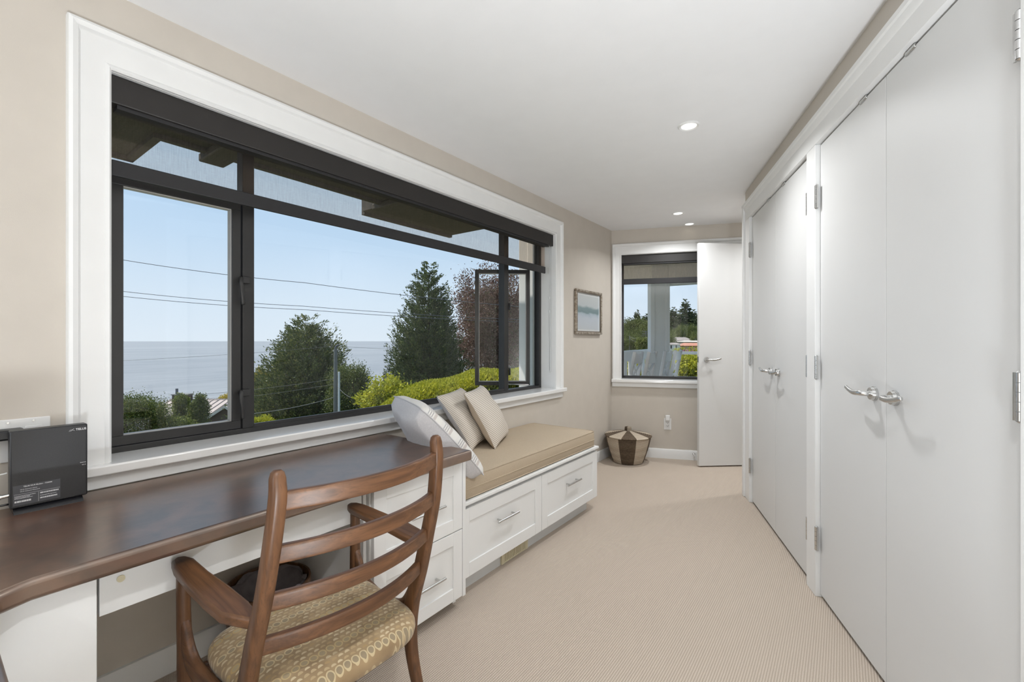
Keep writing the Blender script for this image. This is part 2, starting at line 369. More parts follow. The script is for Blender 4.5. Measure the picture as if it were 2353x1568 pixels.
def make_basket(name, sectors, offset):
    """coiled basket weave: dark and pale sectors, coils and stitches as fine relief"""
    m, t, b = base(name)
    co = t.nodes.new('ShaderNodeTexCoord').outputs['Object']
    s = nd(t, 'ShaderNodeSeparateXYZ', {0: co})
    ang = math_(t, 'ADD', math_(t, 'DIVIDE', math_(t, 'ARCTAN2', s.outputs[1], s.outputs[0]), 2 * PI), offset + 1.0)
    sec = math_(t, 'LESS_THAN', math_(t, 'FRACT', math_(t, 'MULTIPLY', ang, sectors)), 0.5)
    rad = math_(t, 'SQRT', math_(t, 'ADD', math_(t, 'MULTIPLY', s.outputs[0], s.outputs[0]), math_(t, 'MULTIPLY', s.outputs[1], s.outputs[1])))
    coil = math_(t, 'SINE', math_(t, 'MULTIPLY', math_(t, 'ADD', s.outputs[2], math_(t, 'MULTIPLY', rad, 0.9)), 2 * PI / 0.0135))
    stitch = math_(t, 'SINE', math_(t, 'MULTIPLY', ang, 2 * PI * 110))
    h = math_(t, 'ADD', math_(t, 'MULTIPLY', coil, 0.5), math_(t, 'MULTIPLY', stitch, 0.25))
    hh = nd(t, 'ShaderNodeMapRange', {'Value': h, 'From Min': -0.6, 'From Max': 0.6})
    nz = nd(t, 'ShaderNodeTexNoise', {'Vector': co, 'Scale': 60.0})
    pale = mixc(t, hh.outputs[0], (0.36, 0.28, 0.20), (0.66, 0.58, 0.47))
    darkc = mixc(t, math_(t, 'MULTIPLY', hh.outputs[0], nz.outputs[0]), (0.055, 0.036, 0.022), (0.26, 0.19, 0.12))
    t.links.new(mixc(t, sec, pale, darkc), b.inputs['Base Color']); b.inputs['Roughness'].default_value = 0.85
    bp = nd(t, 'ShaderNodeBump', {'Height': h, 'Strength': 0.8, 'Distance': 0.004}); t.links.new(bp.outputs[0], b.inputs['Normal'])
    return m
M_bask = make_basket('striped basket weave', 4, 0.03); M_lid = make_basket('pinwheel basket weave', 5, 0.055)

def make_print():
    """small misty lake watercolour"""
    m, t, b = base('misty lake print')
    co = t.nodes.new('ShaderNodeTexCoord').outputs['Object']
    s = nd(t, 'ShaderNodeSeparateXYZ', {0: co})
    n1 = nd(t, 'ShaderNodeTexNoise', {'Vector': nd(t, 'ShaderNodeMapping', {'Vector': co, 'Scale': (1, 9, 14)}).outputs[0], 'Scale': 1.0, 'Detail': 3.0})
    z = math_(t, 'ADD', s.outputs[2], math_(t, 'MULTIPLY', math_(t, 'SUBTRACT', n1.outputs[0], 0.5), 0.06))
    rp = t.nodes.new('ShaderNodeValToRGB'); e = rp.color_ramp.elements
    t.links.new(nd(t, 'ShaderNodeMapRange', {'Value': z, 'From Min': -0.2, 'From Max': 0.2}).outputs[0], rp.inputs[0])
    e[0].position = 0.0; e[0].color = (0.60, 0.62, 0.64, 1); e[1].position = 1.0; e[1].color = (0.62, 0.63, 0.62, 1)
    for p, c in ((0.36, (0.56, 0.60, 0.66)), (0.46, (0.42, 0.50, 0.56)), (0.50, (0.20, 0.28, 0.29)), (0.60, (0.24, 0.32, 0.34)), (0.66, (0.56, 0.59, 0.60))):
        q = e.new(p); q.color = (*c, 1)
    t.links.new(rp.outputs[0], b.inputs['Base Color']); b.inputs['Roughness'].default_value = 0.6
    return m
M_art = make_print()
M_silverframe = mat('distressed silver frame', (0.50, 0.45, 0.38), 0.42, metal=0.4, col2=(0.22, 0.17, 0.12), vscale=45)

# ------------------------------------------------------------------ mesh helpers
def link(o, parent=None, label=None, cat=None, group=None, kind=None):
    COL.objects.link(o)
    if parent is not None: o.parent = parent
    for k, v in (('label', label), ('category', cat), ('group', group), ('kind', kind)):
        if v: o[k] = v
    return o
def empty(name, loc=(0, 0, 0), rotz=0.0, **tags):
    o = bpy.data.objects.new(name, None); o.empty_display_size = 0.1
    o.location = loc; o.rotation_euler = (0, 0, rotz)
    return link(o, None, **tags)

class G:
    def __init__(s): s.v = []; s.f = []
    def add(s, vs_, fs):
        n = len(s.v); s.v += [tuple(p) for p in vs_]; s.f += [tuple(i + n for i in f) for f in fs]; return s
    def box(s, x0, x1, y0, y1, z0, z1):
        return s.add([(x0, y0, z0), (x1, y0, z0), (x1, y1, z0), (x0, y1, z0), (x0, y0, z1), (x1, y0, z1), (x1, y1, z1), (x0, y1, z1)],
                     [(0, 3, 2, 1), (4, 5, 6, 7), (0, 1, 5, 4), (1, 2, 6, 5), (2, 3, 7, 6), (3, 0, 4, 7)])
    def obox(s, c, ux, uy, uz):
        c, ux, uy, uz = map(Vector, (c, ux, uy, uz)); vs_ = []
        for k in (-1, 1):
            for i, j in ((-1, -1), (1, -1), (1, 1), (-1, 1)): vs_.append(c + ux * i + uy * j + uz * k)
        return s.add(vs_, [(0, 3, 2, 1), (4, 5, 6, 7), (0, 1, 5, 4), (1, 2, 6, 5), (2, 3, 7, 6), (3, 0, 4, 7)])
    def prism(s, poly, fn):
        """poly of 2d points, fn(p, k) -> 3d for k in 0,1"""
        n = len(poly); vs_ = [fn(p, 0) for p in poly] + [fn(p, 1) for p in poly]
        return s.add(vs_, [tuple(range(n - 1, -1, -1)), tuple(range(n, 2 * n))] + [(i, (i + 1) % n, n + (i + 1) % n, n + i) for i in range(n)])
    def cyl(s, p0, p1, r0, r1=None, n=12, caps=True):
        p0, p1 = Vector(p0), Vector(p1); r1 = r0 if r1 is None else r1
        d = (p1 - p0).normalized(); a = d.orthogonal().normalized(); b = d.cross(a); vs_ = []
        for p, r in ((p0, r0), (p1, r1)):
            for i in range(n): t = 2 * PI * i / n; vs_.append(p + (a * math.cos(t) + b * math.sin(t)) * r)
        fs = [(i, (i + 1) % n, n + (i + 1) % n, n + i) for i in range(n)]
        if caps: fs += [tuple(range(n - 1, -1, -1)), tuple(range(n, 2 * n))]
        return s.add(vs_, fs)
    def tube(s, pts, r, n=8):
        return s.sweep(pts, [(r, r)] * len(pts) if not isinstance(r, (list, tuple)) else [(x, x) for x in r], n=n, p=2.0)
    def sweep(s, pts, sizes, n=12, p=3.0, up=(0, 0, 1), cap=0.6):
        """superelliptic section swept along pts; sizes = half widths (across, along 'up')"""
        pts = [Vector(q) for q in pts]; m = len(pts); rings = []; up = Vector(up)
        for i in range(m):
            d = (pts[min(i + 1, m - 1)] - pts[max(i - 1, 0)]).normalized()
            a = d.cross(up)
            if a.length < 1e-4: a = d.orthogonal()
            a.normalize(); b = a.cross(d).normalized()
            rings.append((pts[i], a, b, d, sizes[i]))
        def ring(c, a, b, sx, sy):
            out = []
            for k in range(n):
                t = 2 * PI * (k + 0.5) / n; ct, st = math.cos(t), math.sin(t)
                out.append(c + a * (sx * math.copysign(abs(ct) ** (2 / p), ct)) + b * (sy * math.copysign(abs(st) ** (2 / p), st)))
            return out
        R_ = []
        c, a, b, d, (sx, sy) = rings[0]
        if cap:
            e = min(sx, sy) * cap
            R_.append(ring(c - d * e, a, b, sx * 0.45, sy * 0.45)); R_.append(ring(c - d * e * 0.7, a, b, sx * 0.8, sy * 0.8))
        for (c, a, b, d, (sx, sy)) in rings: R_.append(ring(c, a, b, sx, sy))
        if cap:
            c, a, b, d, (sx, sy) = rings[-1]; e = min(sx, sy) * cap
            R_.append(ring(c + d * e * 0.7, a, b, sx * 0.8, sy * 0.8)); R_.append(ring(c + d * e, a, b, sx * 0.45, sy * 0.45))
        vs_ = [q for r_ in R_ for q in r_]; L = len(R_)
        fs = [(i * n + k, i * n + (k + 1) % n, (i + 1) * n + (k + 1) % n, (i + 1) * n + k) for i in range(L - 1) for k in range(n)]
        fs += [tuple(range(n - 1, -1, -1)), tuple(range((L - 1) * n, L * n))]
        return s.add(vs_, fs)
    def lathe(s, prof, n=32, c=(0, 0, 0), close=False):
        vs_ = [(c[0] + r * math.cos(2 * PI * k / n), c[1] + r * math.sin(2 * PI * k / n), c[2] + z) for r, z in prof for k in range(n)]
        L = len(prof)
        fs = [(i * n + k, i * n + (k + 1) % n, (i + 1) * n + (k + 1) % n, (i + 1) * n + k) for i in range(L - 1) for k in range(n)]
        if close: fs += [tuple(range(n - 1, -1, -1)), tuple(range((L - 1) * n, L * n))]
        return s.add(vs_, fs)
    def build(s, name, m, parent=None, loc=None, rotz=0.0, frame=None, smooth=None, bevel=0.0, seg=2, subd=0, **tags):
        me = bpy.data.meshes.new(name); me.from_pydata([tuple(v) for v in s.v], [], s.f)
        bm = bmesh.new(); bm.from_mesh(me); bmesh.ops.recalc_face_normals(bm, faces=bm.faces); bm.to_mesh(me); bm.free()
        for mm in (m if isinstance(m, (list, tuple)) else [m]): me.materials.append(mm)
        o = bpy.data.objects.new(name, me)
        if frame is not None: o.location = frame[0]; o.rotation_euler = (0, 0, frame[1])
        if loc is not None: o.location = loc
        if rotz: o.rotation_euler = (0, 0, rotz)
        if smooth is not None:
            me.shade_smooth(); me.set_sharp_from_angle(angle=R(smooth))
        if bevel:
            b = o.modifiers.new('bevel', 'BEVEL'); b.width = bevel; b.segments = seg; b.limit_method = 'ANGLE'; b.angle_limit = R(35)
            me.shade_smooth(); me.set_sharp_from_angle(angle=R(50))
        if subd:
            sb = o.modifiers.new('subd', 'SUBSURF'); sb.levels = subd; sb.render_levels = subd; me.shade_smooth()
        return link(o, parent, **tags)
def box(name, m, x0, x1, y0, y1, z0, z1, parent=None, bevel=0.0, **k):
    return G().box(x0, x1, y0, y1, z0, z1).build(name, m, parent, bevel=bevel, **k)
def bez(p0, p1, p2, n=8):
    p0, p1, p2 = map(Vector, (p0, p1, p2))
    return [p0 * (1 - t) ** 2 + p1 * 2 * t * (1 - t) + p2 * t * t for t in (i / n for i in range(n + 1))]
def smoothpath(pts, n=6):
    """Catmull-Rom through pts"""
    P = [Vector(p) for p in pts]; P = [P[0] * 2 - P[1]] + P + [P[-1] * 2 - P[-2]]; out = []
    for i in range(1, len(P) - 2):
        for k in range(n):
            t = k / n
            out.append(0.5 * ((2 * P[i]) + (P[i + 1] - P[i - 1]) * t + (2 * P[i - 1] - 5 * P[i] + 4 * P[i + 1] - P[i + 2]) * t * t + (3 * P[i] - P[i - 1] - 3 * P[i + 1] + P[i + 2]) * t ** 3))
    out.append(P[-2]); return out
def interp(vals, n):
    m = len(vals); return [tuple(np.array(vals[min(int(i / n), m - 1)]) * (1 - (i % n) / n) + np.array(vals[min(int(i / n) + 1, m - 1)]) * ((i % n) / n)) for i in range((m - 1) * n + 1)]
def copy_tree(o, parent=None, label=None):
    c = o.copy(); COL.objects.link(c); c.parent = parent
    if label: c['label'] = label
    for ch in list(o.children): copy_tree(ch, c)
    return c

# ================================================================== THE ROOM
Y0 = -3.0     # end of the room behind the camera
# floor / ceiling polygons: left wall, far wall, closet wall, rear wall
poly = [(-0.02, Y0), (4.6, Y0), (4.6, 4.618 + 4.6 * math.tan(ROT)), (-0.02, 4.611)]
g = G(); g.prism(poly, lambda p, k: (p[0], p[1], -0.1 if k == 0 else 0.0)); g.build('floor', M_carpet, kind='structure')
g = G(); g.prism(poly, lambda p, k: (p[0], p[1], CEIL if k == 0 else CEIL + 0.12)); g.build('ceiling', M_ceil, kind='structure')

WY0, WY1, WZ0, WZ1 = 0.425, 3.41, 0.80, 2.19      # opening of the long window
g = G()
g.box(-0.2, 0, Y0, WY0, -0.1, CEIL); g.box(-0.2, 0, WY1, 4.62, -0.1, CEIL)
g.box(-0.2, 0, WY0, WY1, -0.1, WZ0); g.box(-0.2, 0, WY0, WY1, WZ1, CEIL)
g.build('wall_left', M_wall, kind='structure')
BX0, BX1 = 0.107, 1.25                             # opening of the small window in the far wall
DX0, DX1 = 1.60, 2.40                              # doorway at the far right
g = G()
g.box(-0.23, BX0, 0, 0.2, -0.1, CEIL); g.box(BX1, DX0, 0, 0.2, -0.1, CEIL); g.box(DX1, 5.0, 0, 0.2, -0.1, CEIL)
g.box(BX0, BX1, 0, 0.2, -0.1, 0.80); g.box(BX0, BX1, 0, 0.2, WZ1, CEIL); g.box(DX0, DX1, 0, 0.2, 2.24, CEIL)
g.build('wall_back', M_wall, frame=BW, kind='structure')
# closet wall: beige strip above the closets, the wall past the near closet, the closet interior box
g = G()
g.box(-0.004, 0.09, -6.2, 1.50, 2.30, CEIL)
g.box(0.0, 0.09, -6.2, -1.34, -0.1, 2.30)
g.box(0.0, 1.40, 1.50, 1.545, 0.0, CEIL)
g.box(0.60, 0.68, -1.4, 1.50, 0.0, CEIL)
g.build('wall_right', M_wall, frame=RW, kind='structure')
G().box(1.35, 1.43, 1.46, 2.60, -0.1, CEIL).build('wall_passage', M_wall, frame=RW, kind='structure')
g = G(); g.box(1.50, 1.58, 0.2, 1.1, -0.1, 2.35); g.box(2.42, 2.50, 0.2, 1.1, -0.1, 2.35); g.box(1.50, 2.50, 1.1, 1.18, -0.1, 2.35); g.box(1.50, 2.50, 0.2, 1.18, 2.35, 2.43); g.box(1.50, 2.50, 0.2, 1.18, -0.12, 0.0)
g.build('wall_lobby', M_wall, frame=BW, kind='structure')
g = G(); g.box(-0.2, 0.02, Y0 - 0.2, Y0, -0.1, CEIL); g.box(1.42, 5.2, Y0 - 0.2, Y0, -0.1, CEIL); g.box(0.02, 1.42, Y0 - 0.2, Y0, -0.1, 0.55); g.box(0.02, 1.42, Y0 - 0.2, Y0, 2.35, CEIL)
g.build('wall_rear', M_wall, kind='structure')

# baseboards
def baseboard(name, L, frame, x0=0.0):
    g = G(); prof = [(0, 0), (-0.016, 0), (-0.016, 0.085), (-0.010, 0.098), (0, 0.10)]
    g.prism(prof, lambda p, k: ((x0 if k == 0 else L), p[0], p[1]))
    return g.build(name, M_trim, frame=frame, smooth=30, kind='structure')
baseboard('baseboard_back', 1.60, BW)
baseboard('baseboard_left', 1.54, (Vector((0, 3.075, 0)), R(90)))
baseboard('baseboard_desk', 1.0, (Vector((0, 0.28, 0)), R(90)))['kind'] = 'structure'
bpy.data.objects['baseboard_desk'].name = 'baseboard_left_knee'

# ------------------------------------------------------------------ long window
def casing_prof(wid):
    """flat board with a raised outer band and a small inner bead: (across from inner edge, proud)"""
    return [(0, 0), (0, 0.012), (0.006, 0.018), (0.014, 0.016), (0.018, 0.013), (wid - 0.034, 0.013), (wid - 0.03, 0.016), (wid - 0.026, 0.028), (wid - 0.012, 0.034), (wid - 0.003, 0.030), (wid, 0.022), (wid, 0)]
def casing_set(parent, a0, a1, z0, z1, wl, wt, fn, right=True):
    """mitred casings round an opening; fn(along, z, proud) -> local point"""
    def piece(ends, inner_to_outer):
        g = G(); n = len(ends[0]); vs_ = ends[0] + ends[1]
        g.add(vs_, [tuple(range(n - 1, -1, -1)), tuple(range(n, 2 * n))] + [(i, (i + 1) % n, n + (i + 1) % n, n + i) for i in range(n)])
        g.build('casing', M_trim, parent, smooth=35)
    pl, pt = casing_prof(wl), casing_prof(wt)
    sc_ = wt / wl
    piece(([fn(a0 - c, z0, d) for c, d in pl], [fn(a0 - c, z1 + c * sc_, d) for c, d in pl]), 0)
    if right: piece(([fn(a1 + c, z0, d) for c, d in pl], [fn(a1 + c, z1 + c * sc_, d) for c, d in pl]), 0)
    e1 = (lambda c: a1 + c / sc_) if right else (lambda c: a1)
    piece(([fn(a0 - c / sc_, z1 + c, d) for c, d in pt], [fn(e1(c), z1 + c, d) for c, d in pt]), 0)

win = empty('window_1', kind='structure')
FX0, FX1 = -0.195, -0.14          # outer and inner face of the frame
# jamb liners
box('jamb_liner', M_trim, -0.19, 0.0, WY1 - 0.001, WY1 + 0.012, WZ0, WZ1, win)
box('jamb_liner', M_trim, -0.19, 0.0, WY0 - 0.012, WY0 + 0.001, WZ0, WZ1, win)
box('jamb_liner', M_trim, -0.19, 0.0, WY0, WY1, WZ1 - 0.001, WZ1 + 0.012, win)
casing_set(win, WY0, WY1, 0.83, WZ1, 0.112, 0.130, lambda a, z, d: (d, a, z))
g = G(); g.box(-0.15, 0.05, WY0 - 0.13, WY1 + 0.14, 0.795, 0.83); g.build('sill', M_sill, win, bevel=0.006)
g = G(); g.box(0.0, 0.02, WY0 - 0.115, WY1 + 0.115, 0.7475, 0.795); g.build('apron', M_trim, win, bevel=0.003)
# frame
g = G()
for x0, x1, ins in ((FX0, FX1, 0.0), ):
    g.box(x0, x1, WY0, 0.452, 0.83, WZ1); g.box(x0, x1, 3.378, WY1, 0.83, WZ1)
    g.box(x0, x1, 0.452, 3.378, 0.83, 0.853); g.box(x0, x1, 0.452, 3.378, 2.15, WZ1)
g.build('frame', M_bronze, win, bevel=0.002)
box('mullion', M_bronze, FX0, FX1 + 0.004, 0.908, 0.958, 0.853, 2.15, win, bevel=0.002)
box('mullion', M_bronze, FX0, FX1 + 0.004, 2.858, 2.914, 0.853, 2.15, win, bevel=0.002)
box('transom', M_bronze, FX0, FX1, 0.452, 0.908, 1.878, 1.925, win, bevel=0.002)
box('transom', M_bronze, FX0, FX1, 2.914, 3.378, 1.888, 1.93, win, bevel=0.002)
box('glazing_bead', M_bronze, FX1 - 0.012, FX1 + 0.002, 0.958, 2.858, 0.853, 0.868, win, bevel=0.001)
def pane(parent, y0, y1, z0, z1, x=-0.172):
    return box('pane', M_glass, x - 0.003, x + 0.003, y0, y1, z0, z1, parent)
pane(win, 0.958, 2.858, 0.853, 2.15); pane(win, 0.452, 0.908, 1.925, 2.15); pane(win, 2.914, 3.378, 1.93, 2.15)
def sash(parent, wdt, z0, z1, loc, rz, st=0.036):
    """casement sash; local x along the sash from the hinge, y thickness"""
    r = bpy.data.objects.new('casement_sash', None); r.location = loc; r.rotation_euler = (0, 0, rz); link(r, parent)
    def ring(nm, m, i0, i1, y0, y1):
        g = G(); g.box(i0, wdt - i0, y0, y1, z0 + i0, z0 + i1); g.box(i0, wdt - i0, y0, y1, z1 - i1, z1 - i0)
        g.box(i0, i1, y0, y1, z0 + i1, z1 - i1); g.box(wdt - i1, wdt - i0, y0, y1, z0 + i1, z1 - i1); return g.build(nm, m, r, bevel=0.0015)
    ring('sash_frame', M_bronze, 0.0, st, -0.022, 0.022)
    ring('gasket', M_gasket, st - 0.002, st + 0.0025, -0.012, 0.0225)
    box('pane', M_glass, st, wdt - st, -0.004, 0.004, z0 + st, z1 - st, r)
    return r
s1 = sash(win, 0.448, 0.855, 1.876, (-0.165, 0.456, 0), R(90))
s2 = sash(win, 0.49, 0.855, 1.886, (-0.215, 3.335, 0), R(270 - 50))
# cam latches on the first mullion, keepers on the second
for z in (1.49, 0.98):
    l = G(); l.box(-0.136, -0.118, 0.902, 0.934, z + 0.02, z + 0.052)
    L = l.build('latch', M_bronze, win, bevel=0.003)
    G().sweep(smoothpath([(-0.124, 0.898, z + 0.045), (-0.112, 0.893, z + 0.02), (-0.110, 0.897, z - 0.03), (-0.114, 0.902, z - 0.075)], 5),
              [(0.008, 0.006)] * 16, n=8, up=(1, 0, 0)).build('lever', M_bronze, L, smooth=50)
for z in (1.53, 1.0):
    box('keeper', M_blackg, -0.136, -0.122, 2.912, 2.926, z - 0.028, z + 0.028, win, bevel=0.003)
G().tube([(-0.19, 3.28, 0.862), (-0.34, 3.17, 0.868)], 0.006).build('stay_arm', M_chrome, win, smooth=50)

# ------------------------------------------------------------------ roller blinds
def roller_blind(name, y0, y1, ztop, fasc, hem0, hem1, ycloth, loc, rz, label, chain=True):
    """cassette, cloth, hem bar and bead chain; local x into the room, y along"""
    r = empty(name, loc, rz, label=label, cat='blind', group='roller blinds')
    g = G(); g.box(-0.082, -0.012, y0, y1, fasc, ztop - 0.003); g.build('cassette', M_fascia, r, bevel=0.004)
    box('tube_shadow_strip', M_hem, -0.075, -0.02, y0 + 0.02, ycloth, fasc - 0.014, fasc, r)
    g = G(); n = 24
    for i in range(n):
        a, b_ = y0 + 0.012 + (ycloth - y0 - 0.012) * i / n, y0 + 0.012 + (ycloth - y0 - 0.012) * (i + 1) / n
        xa, xb = (-0.055 + 0.0012 * math.sin(k * 1.3) for k in (i, i + 1))
        g.add([(xa, a, hem1), (xb, b_, hem1), (xb, b_, fasc), (xa, a, fasc)], [(0, 1, 2, 3)])
    g.build('cloth', M_screen, r, smooth=60)
    g = G(); g.box(-0.063, -0.047, y0 + 0.010, ycloth + 0.002, hem0, hem1); g.build('hem_bar', M_hem, r, bevel=0.004)
    if chain:
        g = G(); pts = [(-0.03, y1 - 0.035, fasc), (-0.03, y1 - 0.035, 0.99)] + [(-0.03, y1 - 0.035 + 0.012 * (1 - math.cos(t)), 0.99 - 0.014 * math.sin(t)) for t in np.linspace(0.3, PI, 7)] + [(-0.03, y1 - 0.011, fasc)]
        g.tube(pts, 0.0022, n=6); g.build('bead_chain', M_cable, r, smooth=60)
        for zz in (1.62, 1.50): G().cyl((-0.03, y1 - 0.035, zz), (-0.03, y1 - 0.035, zz + 0.02), 0.005, n=8).build('chain_stop', M_plate, r)
    return r
roller_blind('roller_blind', WY0 + 0.002, WY1 - 0.002, WZ1, 2.088, 1.842, 1.900, 3.335, (0, 0, 0), 0, 'long dark roller blind partly lowered over the sea-view window')

# ------------------------------------------------------------------ far window
win2 = empty('window_2', BW[0], ROT, kind='structure')
for a in ((BX0 - 0.012, BX0 + 0.001), (BX1 - 0.001, BX1 + 0.012)): box('jamb_liner', M_trim, a[0], a[1], 0, 0.19, 0.80, WZ1, win2)
box('jamb_liner', M_trim, BX0, BX1, 0, 0.19, WZ1 - 0.001, WZ1 + 0.012, win2)
casing_set(win2, BX0, BX1, 0.83, WZ1, 0.098, 0.120, lambda a, z, d: (a, -d, z))
G().box(BX0 - 0.105, BX1 + 0.11, -0.045, 0.15, 0.80, 0.835).build('sill', M_sill, win2, bevel=0.006)
G().box(BX0 - 0.098, BX1 + 0.10, -0.02, 0.0, 0.752, 0.80).build('apron', M_trim, win2, bevel=0.003)
G().box(BX1 + 0.09, 2.5, -0.022, 0, 2.245, 2.31).build('head_casing', M_trim, win2, bevel=0.003)
g = G(); g.box(BX0, BX0 + 0.022, 0.135, 0.19, 0.835, WZ1); g.box(BX1 - 0.022, BX1, 0.135, 0.19, 0.835, WZ1)
g.box(BX0, BX1, 0.135, 0.19, 0.835, 0.862); g.box(BX0, BX1, 0.135, 0.19, 2.15, WZ1); g.build('frame', M_bronze, win2, bevel=0.002)
box('pane', M_glass, BX0 + 0.02, BX1 - 0.02, 0.160, 0.166, 0.86, 2.15, win2)
# blind in the far window: local x into the room = -DR, y along = -NR ... built with y along the wall
roller_blind('roller_blind', 0.002, BX1 - BX0 - 0.002, WZ1, 2.098, 1.872, 1.932, BX1 - BX0 - 0.03, BW[0] + NR * BX1, ROT - R(90) + R(180) - R(180) , 'short dark roller blind in the small window behind the open door', chain=False)
bl2 = bpy.data.objects['roller_blind.001']
# local +x must point into the room (-DR) and local +y along the wall
bl2.rotation_euler = (0, 0, math.atan2(-DR.y, -DR.x))
bl2.location = BW[0] + NR * BX0
# with +x = -DR, local +y = +NR

# ------------------------------------------------------------------ open room door (hinged at the far right of the far wall)
def lever_handle(parent, p, n, along, flip=1):
    """rose plate, neck and curved lever; p on the leaf, n outward normal, along = lever direction"""
    p, n, along = Vector(p), Vector(n), Vector(along); up = Vector((0, 0, 1))
    h = bpy.data.objects.new('lever_handle', None); link(h, parent); h.location = p
    G().cyl((0, 0, 0), n * 0.008, 0.026, 0.026, n=28).cyl(n * 0.008, n * 0.018, 0.0245, 0.0225, n=28).build('rose', M_chrome, h, smooth=40)
    q0 = n * 0.015; q1 = n * 0.045
    g = G(); path = smoothpath([q0, n * 0.034, q1 + along * 0.012 + n * 0.002, q1 + along * 0.05 + n * 0.005 - up * 0.002, q1 + along * 0.09 + n * 0.003 + up * 0.003, q1 + along * 0.125 + n * 0.001 + up * 0.012], 6)
    szs = interp([(0.010, 0.010), (0.010, 0.010), (0.010, 0.010), (0.0085, 0.0095), (0.007, 0.0085), (0.006, 0.0075)], 6)
    g.sweep(path, szs, n=12, p=2.2, up=up); g.build('lever', M_chrome, h, smooth=50)
    return h
def hinge(parent, p, zc, r=0.008, h=0.1):
    e = bpy.data.objects.new('hinge', None); link(e, parent); e.location = (p[0], p[1], zc)
    g = G(); n = 5; seg = h / n
    for k in range(n): g.cyl((0, 0, -h / 2 + k * seg + 0.0008), (0, 0, -h / 2 + (k + 1) * seg - 0.0008), r, n=14)
    g.build('barrel', M_chrome, e, smooth=40)
    G().cyl((0, 0, h / 2), (0, 0, h / 2 + 0.004), r * 0.9, r * 0.4, n=12).cyl((0, 0, -h / 2), (0, 0, -h / 2 - 0.004), r * 0.9, r * 0.4, n=12).build('finial', M_chrome, e, smooth=40)
    G().box(-0.003, 0.003, -0.016, 0.016, -h / 2, h / 2).build('leaf', M_chrome, e)
DH = Vector((1.484, 5.165, 0)); DE = Vector((0.905, 4.667, 0)); dv = (DE - DH).normalized(); DW = 0.765
door = empty('door_1', DH, math.atan2(dv.y, dv.x), kind='structure')
door['label'] = 'plain white room door standing wide open beside the small window'
G().box(0, DW, -0.036, 0, 0.012, 2.222).build('leaf', M_door, door, bevel=0.002)
# camera side of the leaf is local +y here
lever_handle(door, (DW - 0.075, 0.0, 1.065), (0, 1, 0), (-1, 0, 0))
box('latch_plate', M_chrome, DW - 0.0005, DW + 0.002, -0.03, -0.006, 1.04, 1.095, door)
for zz in (0.25, 1.1, 1.95): hinge(door, (0.0, -0.018), zz)

# ------------------------------------------------------------------ closets on the right
tr = empty('trim_1', RW[0], RW[1], kind='structure')
tr['label'] = 'white closet surround with head casing and posts'
HEAD0, HEAD1 = 2.212, 2.342
# head casing profile: flat frieze plus moulded cap
prof = [(0.06, HEAD0), (-0.020, HEAD0), (-0.020, 2.288), (-0.024, 2.292), (-0.029, 2.304), (-0.030, 2.318), (-0.036, 2.324), (-0.037, HEAD1), (0.06, HEAD1)]
g = G(); g.prism(prof, lambda p, k: (p[0], -1.36 if k == 0 else 1.505, p[1])); g.build('head_casing', M_trim, tr, smooth=30)
g = G(); g.box(-0.020, 0.06, 0.006, 0.122, 0, HEAD0); g.build('post', M_trim, tr, bevel=0.003)
g = G(); g.box(-0.020, 0.06, 1.332, 1.465, 0, HEAD0); g.box(-0.034, 0.06, 1.465, 1.505, 0, 2.318); g.build('post', M_trim, tr, bevel=0.003)
g = G(); g.box(-0.020, 0.06, -1.36, -1.206, 0, HEAD0); g.build('post', M_trim, tr, bevel=0.003)
box('return_board', M_trim, 0.0, 0.62, 1.505, 1.56, 0, HEAD0, tr)
for y0, y1 in ((0.004, 0.008), (1.330, 1.334), (0.120, 0.124), (-1.210, -1.206)): box('jamb_stop', M_trim, 0.04, 0.075, y0 - 0.012, y1 + 0.012, 0, HEAD0, tr)

def closet_door(name, y0, y1, hy, hs, label, lev):
    d = empty(name, RW[0], RW[1], kind='structure'); d['label'] = label
    G().box(0.002, 0.037, y0, y1, 0.018, 2.203).build('leaf', M_door, d, bevel=0.0004)
    for zz in (1.955, 1.121, 0.285): hinge(d, (-0.0145, hy), zz, h=0.112)
    ly, dirn, st = lev
    lever_handle(d, (0.002, ly, 1.052), (-1, 0, 0), (0, dirn, 0))
    cy = ly
    G().box(-0.003, 0.012, cy - st[0], cy - st[1], 2.196, 2.209).build('ball_catch', M_chrome, d, bevel=0.002)
    return d
closet_door('door_2', -0.5890, 0.002, 0.006, 0, 'far leaf of the nearer pair of white closet doors, left of the centre seam', (-0.515, 1, (-0.115, -0.06)))
closet_door('door_3', -1.192, -0.5925, -1.198, 0, 'nearest white closet door leaf at the right edge', (-0.655, -1, (0.06, 0.115)))
closet_door('door_4', 0.7290, 1.326, 1.330, 0, 'farthest white closet door leaf next to the passage', (0.800, 1, (-0.105, -0.05)))
closet_door('door_5', 0.127, 0.7255, 0.122, 0, 'right-hand white leaf of the farther closet pair, beside the middle post', (0.660, -1, (0.075, 0.13)))

